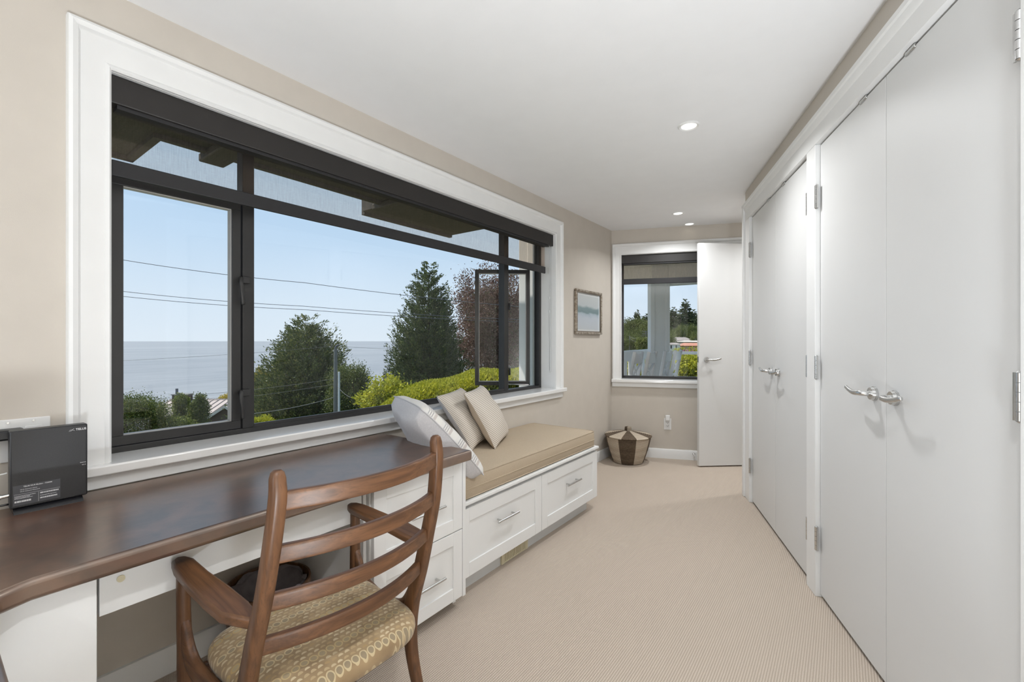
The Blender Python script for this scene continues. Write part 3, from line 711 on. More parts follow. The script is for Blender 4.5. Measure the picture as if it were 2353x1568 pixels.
# ------------------------------------------------------------------ recessed ceiling lights
def pot_light(x, y, label, k=1.0):
    r = empty('recessed_light', (x, y, CEIL), label=label, cat='ceiling light', group='recessed ceiling lights')
    G().lathe([(0.040, -0.0015), (0.043, -0.006), (0.052, -0.008), (0.058, -0.003), (0.058, 0.0), (0.040, 0.0)], n=36).build('trim_ring', M_trim, r, smooth=50)
    G().cyl((0, 0, -0.003), (0, 0, -0.001), 0.0405, n=36).build('lens', M_lens, r)
    if not k: return
    a = bpy.data.lights.new('lamp', 'AREA'); a.shape = 'DISK'; a.size = 0.076; a.energy = POT_POWER * k; a.color = (0.97, 0.985, 1.0); a.spread = R(144)
    o = bpy.data.objects.new('lamp', a); o.location = (0, 0, -0.0045); link(o, r)
pot_light(1.352, 2.622, 'larger round recessed light in the middle of the ceiling')
pot_light(0.792, 4.354, 'smaller round recessed light near the far wall', 0.9)
pot_light(0.772, 4.82, 'thin sliver of recessed light where the ceiling meets the far wall', 0)
_p = RW[0] + NR * 0.72 + DR * 2.05
pot_light(_p.x, _p.y, 'added unseen fill light in the side passage past the closets', 0.9)  # hidden lamp added to brighten the far wall and open door
pot_light(2.25, 0.35, 'added unseen recessed fill light above the camera')  # out of view, added because the visible lamps are too weak
pot_light(2.3, -1.6, 'added unseen recessed fill light behind the camera')  # another out-of-view lamp added as room fill

# unseen fill lamp added to light the ceiling: weighted base, can, rim and lamp
def fill_uplighter(x, y, h=0.34):
    r = empty('fill_uplighter', (x, y, 0), label='white floor can added as an unseen fill lamp behind the camera', cat='fill lamp')
    G().lathe([(0.0, 0.0), (0.16, 0.0), (0.165, 0.008), (0.16, 0.016), (0.0, 0.02)], n=36).build('base', M_chrome, r, smooth=40)
    G().lathe([(0.135, 0.018), (0.150, 0.03), (0.150, h - 0.004), (0.147, h), (0.140, h), (0.138, h - 0.01), (0.138, h - 0.09), (0.0, h - 0.095)], n=36).build('can', M_plate, r, smooth=40)
    G().lathe([(0.150, h - 0.012), (0.154, h - 0.006), (0.154, h), (0.146, h + 0.003)], n=36).build('rim', M_chrome, r, smooth=40)
    a = bpy.data.lights.new('lamp', 'AREA'); a.shape = 'DISK'; a.size = 0.25; a.energy = UPLIGHT_POWER; a.color = (0.88, 0.94, 1.0)
    o = bpy.data.objects.new('lamp', a); o.location = (0, 0, h - 0.012); o.rotation_euler = (PI, 0, 0); link(o, r)
fill_uplighter(2.62, -0.12)
# unseen rear window, made up as the opening for the fill light
w3 = empty('added_rear_window', (0, Y0, 0), kind='structure')
g = G(); g.box(0.02, 0.07, -0.14, -0.08, 0.55, 2.35); g.box(1.37, 1.42, -0.14, -0.08, 0.55, 2.35); g.box(0.07, 1.37, -0.14, -0.08, 0.55, 0.60); g.box(0.07, 1.37, -0.14, -0.08, 2.30, 2.35); g.build('frame', M_bronze, w3, bevel=0.002)
box('pane', M_glass, 0.07, 1.37, -0.113, -0.107, 0.60, 2.30, w3)

# ================================================================== FITTED FURNITURE
DZ = 0.747
# L-shaped worktop
def rounded_edge_top(name, poly, z0, z1, m, **tags):
    g = G(); g.prism(poly, lambda p, k: (p[0], p[1], z0 if k == 0 else z1))
    return g.build(name, m, tags.get('parent'), bevel=0.012, seg=4)
desk = empty('desk', (0, 0, 0), label='long desk with mottled dark brown worktop and shallow drawer under the window', cat='desk')
rounded_edge_top('worktop', [(0.021, Y0 + 0.6), (1.30, Y0 + 0.6), (1.30, 0.093), (0.80, 0.093), (0.70, 0.105), (0.676, 0.16), (0.676, 1.556), (0.021, 1.556)], 0.700, DZ, M_desk, parent=desk)
# left pedestal, plain panel
c = empty('desk_cabinet', (0, 0, 0), label='plain white cabinet carrying the near end of the desk', cat='cabinet')
box('body', M_cab, 0.02, 0.600, -0.6, 0.272, 0.0, 0.699, c, bevel=0.002)
box('front_panel', M_cab, 0.600, 0.620, -0.6, 0.272, 0.08, 0.699, c, bevel=0.002)
c = empty('return_cabinet', (0, 0, 0), label='white drawer unit under the desk return at the lower left corner', cat='cabinet')
box('body', M_cab, 0.62 + 0.03, 1.25, -0.6, 0.03, 0.09, 0.699, c, bevel=0.002)
box('plinth', M_kick, 0.66, 1.24, -0.55, -0.02, 0.0, 0.09, c)
dr = box('drawer_front', M_cab, 0.70, 1.24, 0.030, 0.048, 0.52, 0.690, c, bevel=0.002)
G().cyl((0.86, 0.048, 0.62), (0.86, 0.075, 0.62), 0.005, n=10).cyl((1.0, 0.048, 0.62), (1.0, 0.075, 0.62), 0.005, n=10).cyl((0.83, 0.075, 0.62), (1.03, 0.075, 0.62), 0.006, n=12).build('bar_handle', M_chrome, dr, smooth=40)
# pencil drawer
c = link(bpy.data.objects.new('drawer', None), desk); c['label'] = 'shallow plain white drawer with a small round cap'
box('front', M_cab, 0.558, 0.578, 0.284, 1.032, 0.570, 0.684, c, bevel=0.0015)
box('box', M_cab, 0.14, 0.558, 0.31, 1.0, 0.60, 0.680, c)
G().cyl((0.578, 0.325, 0.648), (0.5805, 0.325, 0.648), 0.0085, n=20).build('round_cap', M_vent, c, smooth=40)
G().box(0.30, 0.56, 0.296, 0.308, 0.59, 0.64).build('slide', M_chrome, c)

def shaker_front(parent, name, x, y0, y1, z0, z1, rail=0.058, tk=0.019, rec=0.007):
    """recessed-panel front facing +x, made of four frame members and a panel"""
    d = bpy.data.objects.new(name, None); link(d, parent)
    box('panel', M_cab, x - tk, x - rec, y0 + rail - 0.004, y1 - rail + 0.004, z0 + rail - 0.004, z1 - rail + 0.004, d)
    box('stile', M_cab, x - tk, x, y0, y0 + rail, z0, z1, d, bevel=0.0012); box('stile', M_cab, x - tk, x, y1 - rail, y1, z0, z1, d, bevel=0.0012)
    box('rail', M_cab, x - tk, x, y0 + rail, y1 - rail, z0, z0 + rail, d, bevel=0.0012); box('rail', M_cab, x - tk, x, y0 + rail, y1 - rail, z1 - rail, z1, d, bevel=0.0012)
    return d
def bar_handle(parent, x, yc, z, L, r=0.006, stand=0.030, inset=0.03):
    g = G()
    for s_ in (-1, 1): g.cyl((x, yc + s_ * (L / 2 - inset), z), (x + stand, yc + s_ * (L / 2 - inset), z), r * 0.8, n=10)
    g.cyl((x + stand, yc - L / 2, z), (x + stand, yc + L / 2, z), r, n=14)
    return g.build('bar_handle', M_chrome, parent, smooth=40)
# drawer pedestal
c = empty('drawer_cabinet', (0, 0, 0), label='white two-drawer pedestal under the right end of the desk', cat='cabinet')
box('body', M_cab, 0.02, 0.600, 1.050, 1.548, 0.095, 0.699, c)
box('filler', M_cab, 0.02, 0.585, 1.034, 1.048, 0.0, 0.699, c, bevel=0.001)
box('end_panel', M_cab, 0.02, 0.6205, 1.549, 1.569, 0.055, 0.699, c, bevel=0.001)
box('end_panel_foot', M_cab, 0.02, 0.556, 1.549, 1.569, 0.0, 0.055, c)
box('plinth', M_kick, 0.50, 0.545, 1.055, 1.548, 0.0, 0.095, c)
d = shaker_front(c, 'drawer', 0.620, 1.056, 1.546, 0.376, 0.692); bar_handle(d, 0.613, 1.32, 0.522, 0.19)
d = shaker_front(c, 'drawer', 0.620, 1.056, 1.546, 0.060, 0.372); bar_handle(d, 0.613, 1.32, 0.204, 0.19)
# bench
c = empty('storage_bench', (0, 0, 0), label='long white window bench with two deep drawers under the cushion', cat='bench')
box('body', M_cab, 0.02, 0.560, 1.572, 3.045, 0.095, 0.448, c)
box('end_panel', M_cab, 0.02, 0.562, 3.0455, 3.060, 0.095, 0.452, c, bevel=0.001)
box('seat_board', M_cab, 0.0, 0.590, 1.572, 3.066, 0.4525, 0.470, c, bevel=0.003)
box('plinth', M_kick, 0.47, 0.515, 1.572, 2.995, 0.0, 0.095, c)
box('plinth_end', M_kick, 0.05, 0.515, 2.996, 3.012, 0.0, 0.095, c)
d = shaker_front(c, 'drawer', 0.580, 1.575, 2.292, 0.098, 0.434, rail=0.066); bar_handle(d, 0.573, 1.935, 0.301, 0.185)
d = shaker_front(c, 'drawer', 0.580, 2.296, 3.056, 0.098, 0.434, rail=0.066); bar_handle(d, 0.573, 2.672, 0.301, 0.185)
# vent grille in the bench plinth
v = empty('floor_vent', (0, 0, 0), label='cream slatted heating vent set in the bench plinth', cat='vent')
g = G(); g.box(0.5155, 0.526, 1.970, 1.992, 0.004, 0.094); g.box(0.5155, 0.526, 2.205, 2.225, 0.004, 0.094); g.box(0.5155, 0.524, 1.992, 2.205, 0.004, 0.012); g.box(0.5155, 0.524, 1.992, 2.205, 0.084, 0.094); g.build('frame', M_vent, v)
G().box(0.5151, 0.5165, 1.99, 2.21, 0.01, 0.09).build('back_plate', M_groove, v)
sl = None
for i in range(15):
    y = 1.999 + i * 0.0143
    if sl is None: sl = G().box(0.5165, 0.5255, -0.0042, 0.0042, 0.011, 0.086).build('slat', M_vent, v); sl.location = (0, y, 0)
    else: q = sl.copy(); COL.objects.link(q); q.parent = v; q.location = (0, y, 0)

# cushion
def soft_box(name, x0, x1, y0, y1, z0, z1, m, dome=0.02, rad=0.03, nx=14, ny=36, nz=4, parent=None, **tags):
    """box cushion: rounded plan corners, slightly bellied sides and a domed top"""
    g = G(); cx, cy = (x0 + x1) / 2, (y0 + y1) / 2; hx, hy = (x1 - x0) / 2, (y1 - y0) / 2
    def outline(n=88, e=26.0):
        out = []
        for k in range(n):
            t = 2 * PI * k / n; ct, st = math.cos(t), math.sin(t)
            s_ = 1.0 / max(abs(ct), abs(st)); px, py = ct * s_, st * s_
            # round corners
            qx, qy = px * hx, py * hy; ax, ay = hx - rad, hy - rad
            if abs(qx) > ax and abs(qy) > ay:
                d_ = Vector((abs(qx) - ax, abs(qy) - ay)); d_ = d_.normalized() * rad; qx = math.copysign(ax + d_.x, qx); qy = math.copysign(ay + d_.y, qy)
            out.append((qx, qy))
        return out
    base_ = []
    steps = []
    for i in range(24): steps.append((-hx + 2 * hx * i / 24, -hy))
    for i in range(64): steps.append((hx, -hy + 2 * hy * i / 64))
    for i in range(24): steps.append((hx - 2 * hx * i / 24, hy))
    for i in range(64): steps.append((-hx, hy - 2 * hy * i / 64))
    for qx, qy in steps:
        ax, ay = hx - rad, hy - rad
        if abs(qx) > ax and abs(qy) > ay:
            d_ = Vector((abs(qx) - ax, abs(qy) - ay)).normalized() * rad; qx = math.copysign(ax + d_.x, qx); qy = math.copysign(ay + d_.y, qy)
        base_.append((qx, qy))
    n = len(base_); levels = []
    for sc_, z in ((0.97, z0), (0.995, z0 + 0.006), (1.0, (z0 + z1) / 2), (0.997, z1 - 0.010), (0.985, z1 - 0.001)):
        levels.append([(cx + qx - math.copysign(hx * 0 + (1 - sc_) * 0.25, qx) * (abs(qx) / hx), cy + qy - math.copysign((1 - sc_) * 0.25, qy) * (abs(qy) / hy), z) for qx, qy in base_])
    for sc_ in (0.9, 0.75, 0.55, 0.3):
        levels.append([(cx + qx * sc_, cy + (math.copysign(hy - (hx - abs(hx * sc_)), qy) * (abs(qy) / hy)), z1 + dome * (1 - sc_ ** 2.2) * 0.9 + 0.0025 * math.sin(qy * 23 + sc_ * 5)) for qx, qy in base_])
    vs_ = [p for l in levels for p in l]
    fs = [(i * n + k, i * n + (k + 1) % n, (i + 1) * n + (k + 1) % n, (i + 1) * n + k) for i in range(len(levels) - 1) for k in range(n)]
    fs += [tuple(range(n - 1, -1, -1)), tuple(range((len(levels) - 1) * n, len(levels) * n))]
    g.add(vs_, fs); o = g.build(name, m, parent, smooth=60, **tags)
    return o, levels
cu = empty('bench_cushion', (0, 0, 0), label='long sand-coloured box cushion on the window bench', cat='cushion')
o_, lv = soft_box('cover', 0.008, 0.572, 1.577, 3.048, 0.471, 0.580, M_cush, dome=0.022, parent=cu)
for li, zoff in ((4, 0.001), (2, -0.004), (1, 0.001)):
    pts = [(p[0], p[1], p[2] + zoff) for p in lv[li]]; pts.append(pts[0])
    G().tube(pts, 0.0032, n=6).build('piping', M_cush, cu, smooth=60)

# pillows
def pillow(name, S, T, c, Rm, mf, mb, label, ears=0.10, seam=None, fold=0.0, seed=1, flat_back=1.0, puff=0.5, front=1.0):
    """two-faced scatter cushion on local xy, +z the patterned face"""
    rnd = random.Random(seed); r = bpy.data.objects.new(name, None)
    M = Matrix([list(Rm[0]), list(Rm[1]), list(Rm[2])]).to_4x4(); M.translation = Vector(c); r.matrix_world = M
    link(r, None, label=label, cat='pillow', group='scatter pillows on the window bench')
    N = 28; ph = [rnd.uniform(0, 6.28) for _ in range(6)]
    def pt(i, j, s_):
        u, v_ = 2 * i / N - 1, 2 * j / N - 1
        du, dv_ = 1 - u * u, 1 - v_ * v_
        # edges pull in between the corners, corners stay out as ears
        x = u * S / 2 * (1 - ears * (1 - abs(v_) ** 2.5) * 0.55 * abs(u) ** 2); y = v_ * S / 2 * (1 - ears * (1 - abs(u) ** 2.5) * 0.55 * abs(v_) ** 2)
        h = T / 2 * (max(0, du) ** puff) * (max(0, dv_) ** puff)
        h *= 1 + 0.025 * math.sin(16 * u + ph[2]) * math.sin(9 * v_ + ph[3] + 5 * u) + 0.05 * math.sin(5 * u + ph[0] + 2 * v_) + 0.04 * math.sin(7 * v_ + ph[1] - 3 * u)
        crease = fold * math.exp(-((v_ - 0.55 + 0.25 * u * u) / 0.16) ** 2) * (1 - u * u)
        z = s_ * (h * (flat_back if s_ < 0 else front)) - (crease * T if s_ > 0 else 0) - 0.02 * S * (abs(u * v_) ** 3)
        return (x, y, z)
    for s_, m, nm in ((1, mf, 'front_cover'), (-1, mb, 'back_cover')):
        g = G(); vs_ = [pt(i, j, s_) for i in range(N + 1) for j in range(N + 1)]
        g.add(vs_, [(i * (N + 1) + j, (i + 1) * (N + 1) + j, (i + 1) * (N + 1) + j + 1, i * (N + 1) + j + 1) for i in range(N) for j in range(N)])
        o = g.build(nm, m, r, smooth=80)
    edge = [pt(i, 0, 1) for i in range(N + 1)] + [pt(N, j, 1) for j in range(1, N + 1)] + [pt(i, N, 1) for i in range(N - 1, -1, -1)] + [pt(0, j, 1) for j in range(N - 1, -1, -1)]
    if seam: G().tube(edge, 0.0035, n=6).build('piping', seam, r, smooth=60)
    return r
M_lin2 = mat('tan linen', (0.52, 0.43, 0.33), 0.92, col2=(0.47, 0.385, 0.29), vscale=160, bump=0.3, bscale=500)
pillow('throw_pillow', 0.39, 0.135, (0.204, 2.239, 0.775), ((-0.4295, -0.4443, 0.7862), (0.9028, -0.2331, 0.3614), (0.0227, 0.8650, 0.5013)), M_stripe, M_lin2, 'pinstriped tan pillow leaning at the right of the three', fold=0.12, seed=3, puff=0.40)
pillow('throw_pillow', 0.39, 0.125, (0.112, 2.135, 0.768), ((-0.3595, -0.5297, 0.7683), (0.9327, -0.2303, 0.2776), (0.0299, 0.8164, 0.5768)), M_stripe, M_linen, 'pinstriped pillow in the middle of the three, partly hidden', fold=0.10, seed=5, puff=0.40)
pillow('throw_pillow', 0.47, 0.19, (0.352, 1.648, 0.775), ((-0.9155, -0.2563, 0.3102), (0.4018, -0.6234, 0.6707), (0.0215, 0.7387, 0.6737)), M_wstripe, M_linen, 'large pale grey linen pillow slumped over the end of the desk', seam=M_linen, fold=0.03, seed=8, ears=0.05, flat_back=1.35, puff=0.27, front=0.6)

# ------------------------------------------------------------------ armchair
ch = empty('desk_armchair', (1.093, 0.689, 0), R(88.18), label='teak ladder-back armchair with patterned seat drawn up to the desk', cat='chair')
# local x = chair's right, y = forwards, z up
PB = [(-0.004, 0.960), (-0.006, 0.911), (0.012, 0.794), (0.043, 0.681), (0.078, 0.570), (0.122, 0.430), (0.122, 0.300), (0.080, 0.150), (0.030, 0.0)]
PA = [0.222, 0.223, 0.229, 0.232, 0.237, 0.236, 0.236, 0.240, 0.245]
for s_ in (-1, 1):
    path = smoothpath([(s_ * a, y, z) for a, (y, z) in zip(PA, PB)][::-1], 6)
    szs = interp([(0.012, 0.012), (0.0135, 0.015), (0.016, 0.019), (0.0175, 0.023), (0.017, 0.020), (0.0165, 0.0185), (0.0165, 0.018), (0.0165, 0.017), (0.015, 0.015)], 6)
    G().sweep(path, szs, n=20, p=3.6, up=(0, 1, 0), cap=1.2).build('back_post', W_z, ch, smooth=60)
    # rear flare sweeping forwards into the side rail
    fl = smoothpath([(s_ * 0.236, 0.088, 0.56), (s_ * 0.236, 0.118, 0.475), (s_ * 0.238, 0.165, 0.415), (s_ * 0.242, 0.25, 0.392), (s_ * 0.250, 0.345, 0.394), (s_ * 0.2555, 0.414, 0.416), (s_ * 0.258, 0.456, 0.50)], 6)
    G().sweep(fl, interp([(0.010, 0.010), (0.013, 0.020), (0.013, 0.024), (0.012, 0.024), (0.013, 0.026), (0.014, 0.027), (0.011, 0.012)], 6), n=12, p=2.8, up=(0, 0, 1)).build('side_rail', W_y, ch, smooth=60)
    fp = smoothpath([(s_ * 0.259, 0.464, 0.632), (s_ * 0.258, 0.462, 0.50), (s_ * 0.256, 0.458, 0.38), (s_ * 0.257, 0.468, 0.18), (s_ * 0.259, 0.482, 0.0)], 6)
    G().sweep(fp, interp([(0.015, 0.017), (0.016, 0.018), (0.018, 0.021), (0.015, 0.016), (0.012, 0.012)], 6), n=14, p=2.6, up=(0, 1, 0)).build('front_leg', W_z, ch, smooth=60)
    # boomerang arm
    out = [(0.284, 0.135), (0.290, 0.22), (0.290, 0.32), (0.287, 0.44), (0.280, 0.484), (0.264, 0.503), (0.245, 0.494), (0.235, 0.462), (0.232, 0.36), (0.226, 0.24), (0.222, 0.14), (0.226, 0.070), (0.247, 0.062)]
    g = G(); g.prism([(s_ * x, y) for x, y in out], lambda p, k: (p[0], p[1], (0.630 if k == 0 else 0.656) + 0.012 * max(0, 0.2 - p[1]) / 0.2 * -1 + (0.004 if p[1] > 0.4 else 0)))
    g.build('armrest', W_y, ch, bevel=0.007, seg=3)
for (zc, hh, i) in ((0.911, 0.0205, 1), (0.794, 0.019, 2), (0.681, 0.0185, 3), (0.572, 0.0185, 4)):
    a, y = PA[i] - 0.008, PB[i][0]
    bow = 0.062
    path = [(x, y - bow * (1 - (x / a) ** 2), zc + 0.004 * (1 - (x / a) ** 2)) for x in np.linspace(-a, a, 25)]
    G().sweep(path, [(0.0095, hh)] * 25, n=20, p=7.0, up=(0, 0, 1), cap=0).build('back_slat', W_x, ch, smooth=60)
for y, z in ((0.395, 0.375), (0.150, 0.375)):
    G().sweep([(x, y, z) for x in np.linspace(-0.245, 0.245, 5)], [(0.010, 0.024)] * 5, n=12, p=3.5).build('seat_rail', W_x, ch, smooth=60)
# upholstered seat pad
g = G(); levels = []; N = 72
def seat_pt(t, sc_, z):
    ct, st = math.cos(t), math.sin(t); e = 2 / 5.0
    x = math.copysign(abs(ct) ** e, ct); y = math.copysign(abs(st) ** e, st)
    yy = 0.235 + 0.205 * y * sc_; hw = 0.222 + 0.018 * (yy - 0.03) / 0.4
    return (x * hw * sc_, yy - (0.012 * (1 - x * x) if y < 0 else -0.012 * (1 - x * x)) * sc_, z)
for sc_, z in ((0.93, 0.392), (0.985, 0.400), (1.0, 0.416), (0.995, 0.430), (0.97, 0.441), (0.90, 0.450), (0.75, 0.458), (0.5, 0.464), (0.2, 0.466)):
    levels.append([seat_pt(2 * PI * k / N, sc_, z) for k in range(N)])
g.add([p for l in levels for p in l], [(i * N + k, i * N + (k + 1) % N, (i + 1) * N + (k + 1) % N, (i + 1) * N + k) for i in range(len(levels) - 1) for k in range(N)] + [tuple(range(N - 1, -1, -1)), tuple(range((len(levels) - 1) * N, len(levels) * N))])
g.build('seat', M_seat, ch, smooth=60)

# ------------------------------------------------------------------ waste bin under the desk
wb = empty('waste_bin', (0.235, 0.850, 0), label='round dark wooden waste bin with a grey liner under the desk', cat='bin')
G().lathe([(0.0, 0.0), (0.125, 0.0), (0.130, 0.01), (0.152, 0.30), (0.150, 0.308), (0.143, 0.308), (0.141, 0.30), (0.122, 0.012), (0.0, 0.012)], n=40).build('shell', W_bin, wb, smooth=40)
g = G(); n = 40; prof = [(0.020, 0.195), (0.09, 0.205), (0.125, 0.250), (0.1365, 0.287), (0.1385, 0.299), (0.128, 0.295)]
rnd = random.Random(4); vs_ = []
for i, (r_, z_) in enumerate(prof):
    for k in range(n):
        t = 2 * PI * k / n; amp = 0.006 * (i > 0) * math.sin(5 * t + i) + 0.004 * math.sin(11 * t + 2 * i)
        vs_.append(((r_ - abs(amp)) * math.cos(t), (r_ - abs(amp)) * math.sin(t), z_ + amp * 1.3))
g.add(vs_, [(i * n + k, i * n + (k + 1) % n, (i + 1) * n + (k + 1) % n, (i + 1) * n + k) for i in range(len(prof) - 1) for k in range(n)] + [tuple(range(n - 1, -1, -1))])
g.build('liner', M_liner, wb, smooth=70)

# ------------------------------------------------------------------ router and things around it
def text(body, size, parent, loc, m, bold=0.0, align='LEFT', name='lettering'):
    c_ = bpy.data.curves.new(name, 'FONT'); c_.body = body; c_.size = size; c_.align_x = align; c_.extrude = 0.0001; c_.offset = bold
    c_.materials.append(m); tmp = bpy.data.objects.new(name, c_); me = bpy.data.meshes.new_from_object(tmp); bpy.data.objects.remove(tmp); o = bpy.data.objects.new(name, me); o.location = loc; o.rotation_euler = (R(90), 0, R(90)); return link(o, parent)
rt_ = empty('wifi_router', (0, 0, DZ), label='upright black square router with white lettering on the desk', cat='router')
g = G(); g.box(0.072, 0.113, 0.180, 0.346, 0.014, 0.240); g.build('case', M_black, rt_, bevel=0.004)
g = G(); g.prism([(0.055, 0.0), (0.128, 0.0), (0.124, 0.006), (0.108, 0.014), (0.076, 0.014), (0.060, 0.006)], lambda p, k: (p[0], 0.186 if k == 0 else 0.334, p[1])); g.build('stand', M_blackg, rt_, smooth=30)
g = G(); g.box(0.1128, 0.1134, 0.186, 0.284, 0.022, 0.080); lab = g.build('label_plate', M_sticker, rt_)
text('TELUS', 0.0088, rt_, (0.1133, 0.3185, 0.2225), M_print, 0.0002)
# swoosh mark beside the lettering
G().sweep(smoothpath([(0.1133, 0.303, 0.2215), (0.1133, 0.308, 0.2225), (0.1133, 0.312, 0.2265), (0.1133, 0.3145, 0.2285)], 4), [(0.0003, 0.0007)] * 13, n=6, up=(1, 0, 0)).sweep(smoothpath([(0.1133, 0.3045, 0.2245), (0.1133, 0.309, 0.2255), (0.1133, 0.313, 0.2235), (0.1133, 0.316, 0.2225)], 4), [(0.0003, 0.0006)] * 13, n=6, up=(1, 0, 0)).build('swoosh_mark', M_print, rt_)
text('TELUS Wi-Fi Modem - T3200M', 0.0046, rt_, (0.1136, 0.2365, 0.0735), M_print, 0.0001, 'CENTER')
text('Wi-Fi Network Name:', 0.0038, rt_, (0.1136, 0.200, 0.0655), M_print)
text('Wi-Fi Network Password:', 0.0038, rt_, (0.1136, 0.200, 0.0600), M_print)
text('Internet', 0.0042, rt_, (0.1133, 0.3285, 0.118), M_print); text('Wi-Fi', 0.0042, rt_, (0.1133, 0.3325, 0.110), M_print)
g = G(); g.box(0.1134, 0.1137, 0.188, 0.283, 0.0540, 0.0544); g.box(0.1134, 0.1137, 0.2375, 0.2379, 0.024, 0.052)
rr = random.Random(2)
for z_, y0, y1, hgt in ((0.049, 0.189, 0.232, 0.0014), (0.0455, 0.189, 0.220, 0.0014), (0.042, 0.189, 0.226, 0.0014), (0.033, 0.189, 0.222, 0.005), (0.048, 0.241, 0.281, 0.004), (0.040, 0.241, 0.276, 0.0014), (0.033, 0.241, 0.277, 0.004)):
    y = y0
    while y < y1:
        d_ = rr.uniform(0.0005, 0.0022); g.box(0.1134, 0.1137, y, min(y + d_, y1), z_ - hgt / 2, z_ + hgt / 2); y += d_ + rr.uniform(0.0004, 0.001)
g.build('label_print', M_print, rt_)
g = G()
for i in range(18): g.box(0.1125, 0.1135, 0.200 + i * 0.0062 + (0.006 if i > 8 else 0), 0.2035 + i * 0.0062 + (0.006 if i > 8 else 0), 0.0165, 0.0185)
g.build('vent_slots', M_slot, rt_)
G().cyl((0.092, 0.180, 0.052), (0.092, 0.150, 0.050), 0.0055, n=12).cyl((0.092, 0.165, 0.051), (0.092, 0.158, 0.051), 0.0075, n=12).build('coax_plug', M_chrome, rt_, smooth=40)
sw = empty('network_switch', (0, 0, 0), label='small black network box with a green light behind the router', cat='network box')
G().box(0.012, 0.066, -0.02, 0.216, 0.955, 0.985).build('case', M_black, sw, bevel=0.006)
G().cyl((0.066, 0.186, 0.963), (0.0665, 0.186, 0.963), 0.0018, n=10).build('indicator', M_green_led, sw)
pl = empty('wall_plate', (0, 0, 0), label='white multi-gang wall socket plate above the router', cat='wall plate')
G().box(0.0, 0.006, 0.045, 0.277, 0.880, 1.010).build('plate', M_plate, pl, bevel=0.002)
G().box(0.006, 0.0075, 0.222, 0.258, 0.905, 0.985).build('rocker', M_plate, pl, bevel=0.001)
for y in (0.094, 0.155, 0.186, 0.240): G().cyl((0.006, y, 1.0), (0.0072, y, 1.0), 0.003, n=10).build('screw', M_chrome, pl)
G().tube(smoothpath([(0.092, 0.176, 0.865), (0.088, 0.150, 0.855), (0.08, 0.125, 0.80), (0.08, 0.10, 0.775)], 5), 0.0022, n=6).build('network_cable', M_cable, smooth=60, label='thin white cable plugged into the router side', cat='cable')
G().tube(smoothpath([(0.092, 0.150, 0.797), (0.09, 0.12, 0.79), (0.085, 0.06, 0.76), (0.08, 0.0, 0.752)], 5), 0.0035, n=8).build('coaxial_cable', M_blackg, smooth=60, label='black coaxial cable screwed into the router', cat='cable')
G().tube(smoothpath([(0.095, 0.178, 0.774), (0.095, 0.14, 0.772), (0.09, 0.05, 0.753), (0.085, -0.05, 0.752)], 5), 0.003, n=8).build('power_cable', M_blackg, smooth=60, label='black power lead lying on the desk beside the router', cat='cable')

# ------------------------------------------------------------------ picture, basket, outlet, door stop
pc = empty('framed_picture', (0, 4.046, 1.533), label='small misty landscape print in a worn silver frame', cat='picture')
HW, HH = 0.282, 0.216
def frame_piece(a0, a1, b0, b1):
    g = G(); g.box(0.002, 0.028, a0, a1, b0, b1); g.build('frame_rail', M_silverframe, pc, bevel=0.004)
fw_ = 0.021
frame_piece(-HW, HW, HH - fw_, HH); frame_piece(-HW, HW, -HH, -HH + fw_); frame_piece(-HW, -HW + fw_, -HH + fw_, HH - fw_); frame_piece(HW - fw_, HW, -HH + fw_, HH - fw_)
g = G(); g.box(0.016, 0.0235, -HW + fw_ - 0.001, HW - fw_ + 0.001, HH - fw_ - 0.009, HH - fw_); g.box(0.016, 0.0235, -HW + fw_ - 0.001, HW - fw_ + 0.001, -HH + fw_, -HH + fw_ + 0.009); g.box(0.016, 0.0235, -HW + fw_, -HW + fw_ + 0.011, -HH + fw_, HH - fw_); g.box(0.016, 0.0235, HW - fw_ - 0.011, HW - fw_, -HH + fw_, HH - fw_); g.build('inner_slip', M_bbase, pc)
box('mount', mat('white mount card', (0.76, 0.76, 0.75), 0.8, var=0.02), 0.004, 0.012, -HW + fw_, HW - fw_, -HH + fw_, HH - fw_, pc)
box('print', M_art, 0.012, 0.0125, -HW + fw_ + 0.03, HW - fw_ - 0.03, -HH + fw_ + 0.025, HH - fw_ - 0.03, pc)
box('pane', M_glass, 0.0145, 0.016, -HW + fw_, HW - fw_, -HH + fw_, HH - fw_, pc)

bk = empty('lidded_basket', (0.258, 4.452, 0), R(8), label='round woven basket with dark and cream panels and a lid in the corner', cat='basket')
n = 64
def coil_prof(p0, p1, k, bulge=0.0, amp=0.0022):
    out = []
    for i in range(k + 1):
        t = i / k; r_ = p0[0] + (p1[0] - p0[0]) * t + bulge * math.sin(PI * t); z_ = p0[1] + (p1[1] - p0[1]) * t
        out.append((r_ + amp * math.sin(i * PI) if False else r_ + (amp if i % 2 else 0), z_))
    return out
G().lathe([(0.0, 0.002)] + [(0.14, 0.0)] + coil_prof((0.152, 0.008), (0.228, 0.268), 42, 0.006) + [(0.222, 0.275), (0.214, 0.27), (0.205, 0.22)], n=n).build('body', M_bask, bk, smooth=70)
ld = G().lathe([(0.205, 0.268), (0.234, 0.268), (0.238, 0.275), (0.234, 0.283)] + coil_prof((0.226, 0.285), (0.045, 0.322), 26, 0.004, 0.0018) + [(0.0, 0.324)], n=n).build('lid', M_lid, bk, smooth=70)
G().lathe([(0.034, 0.320), (0.037, 0.326), (0.033, 0.334), (0.036, 0.342), (0.033, 0.350), (0.034, 0.357), (0.024, 0.364), (0.0, 0.366)], n=28).build('knob', make_basket('dark knob weave', 0.5, 0.25), ld, smooth=60)

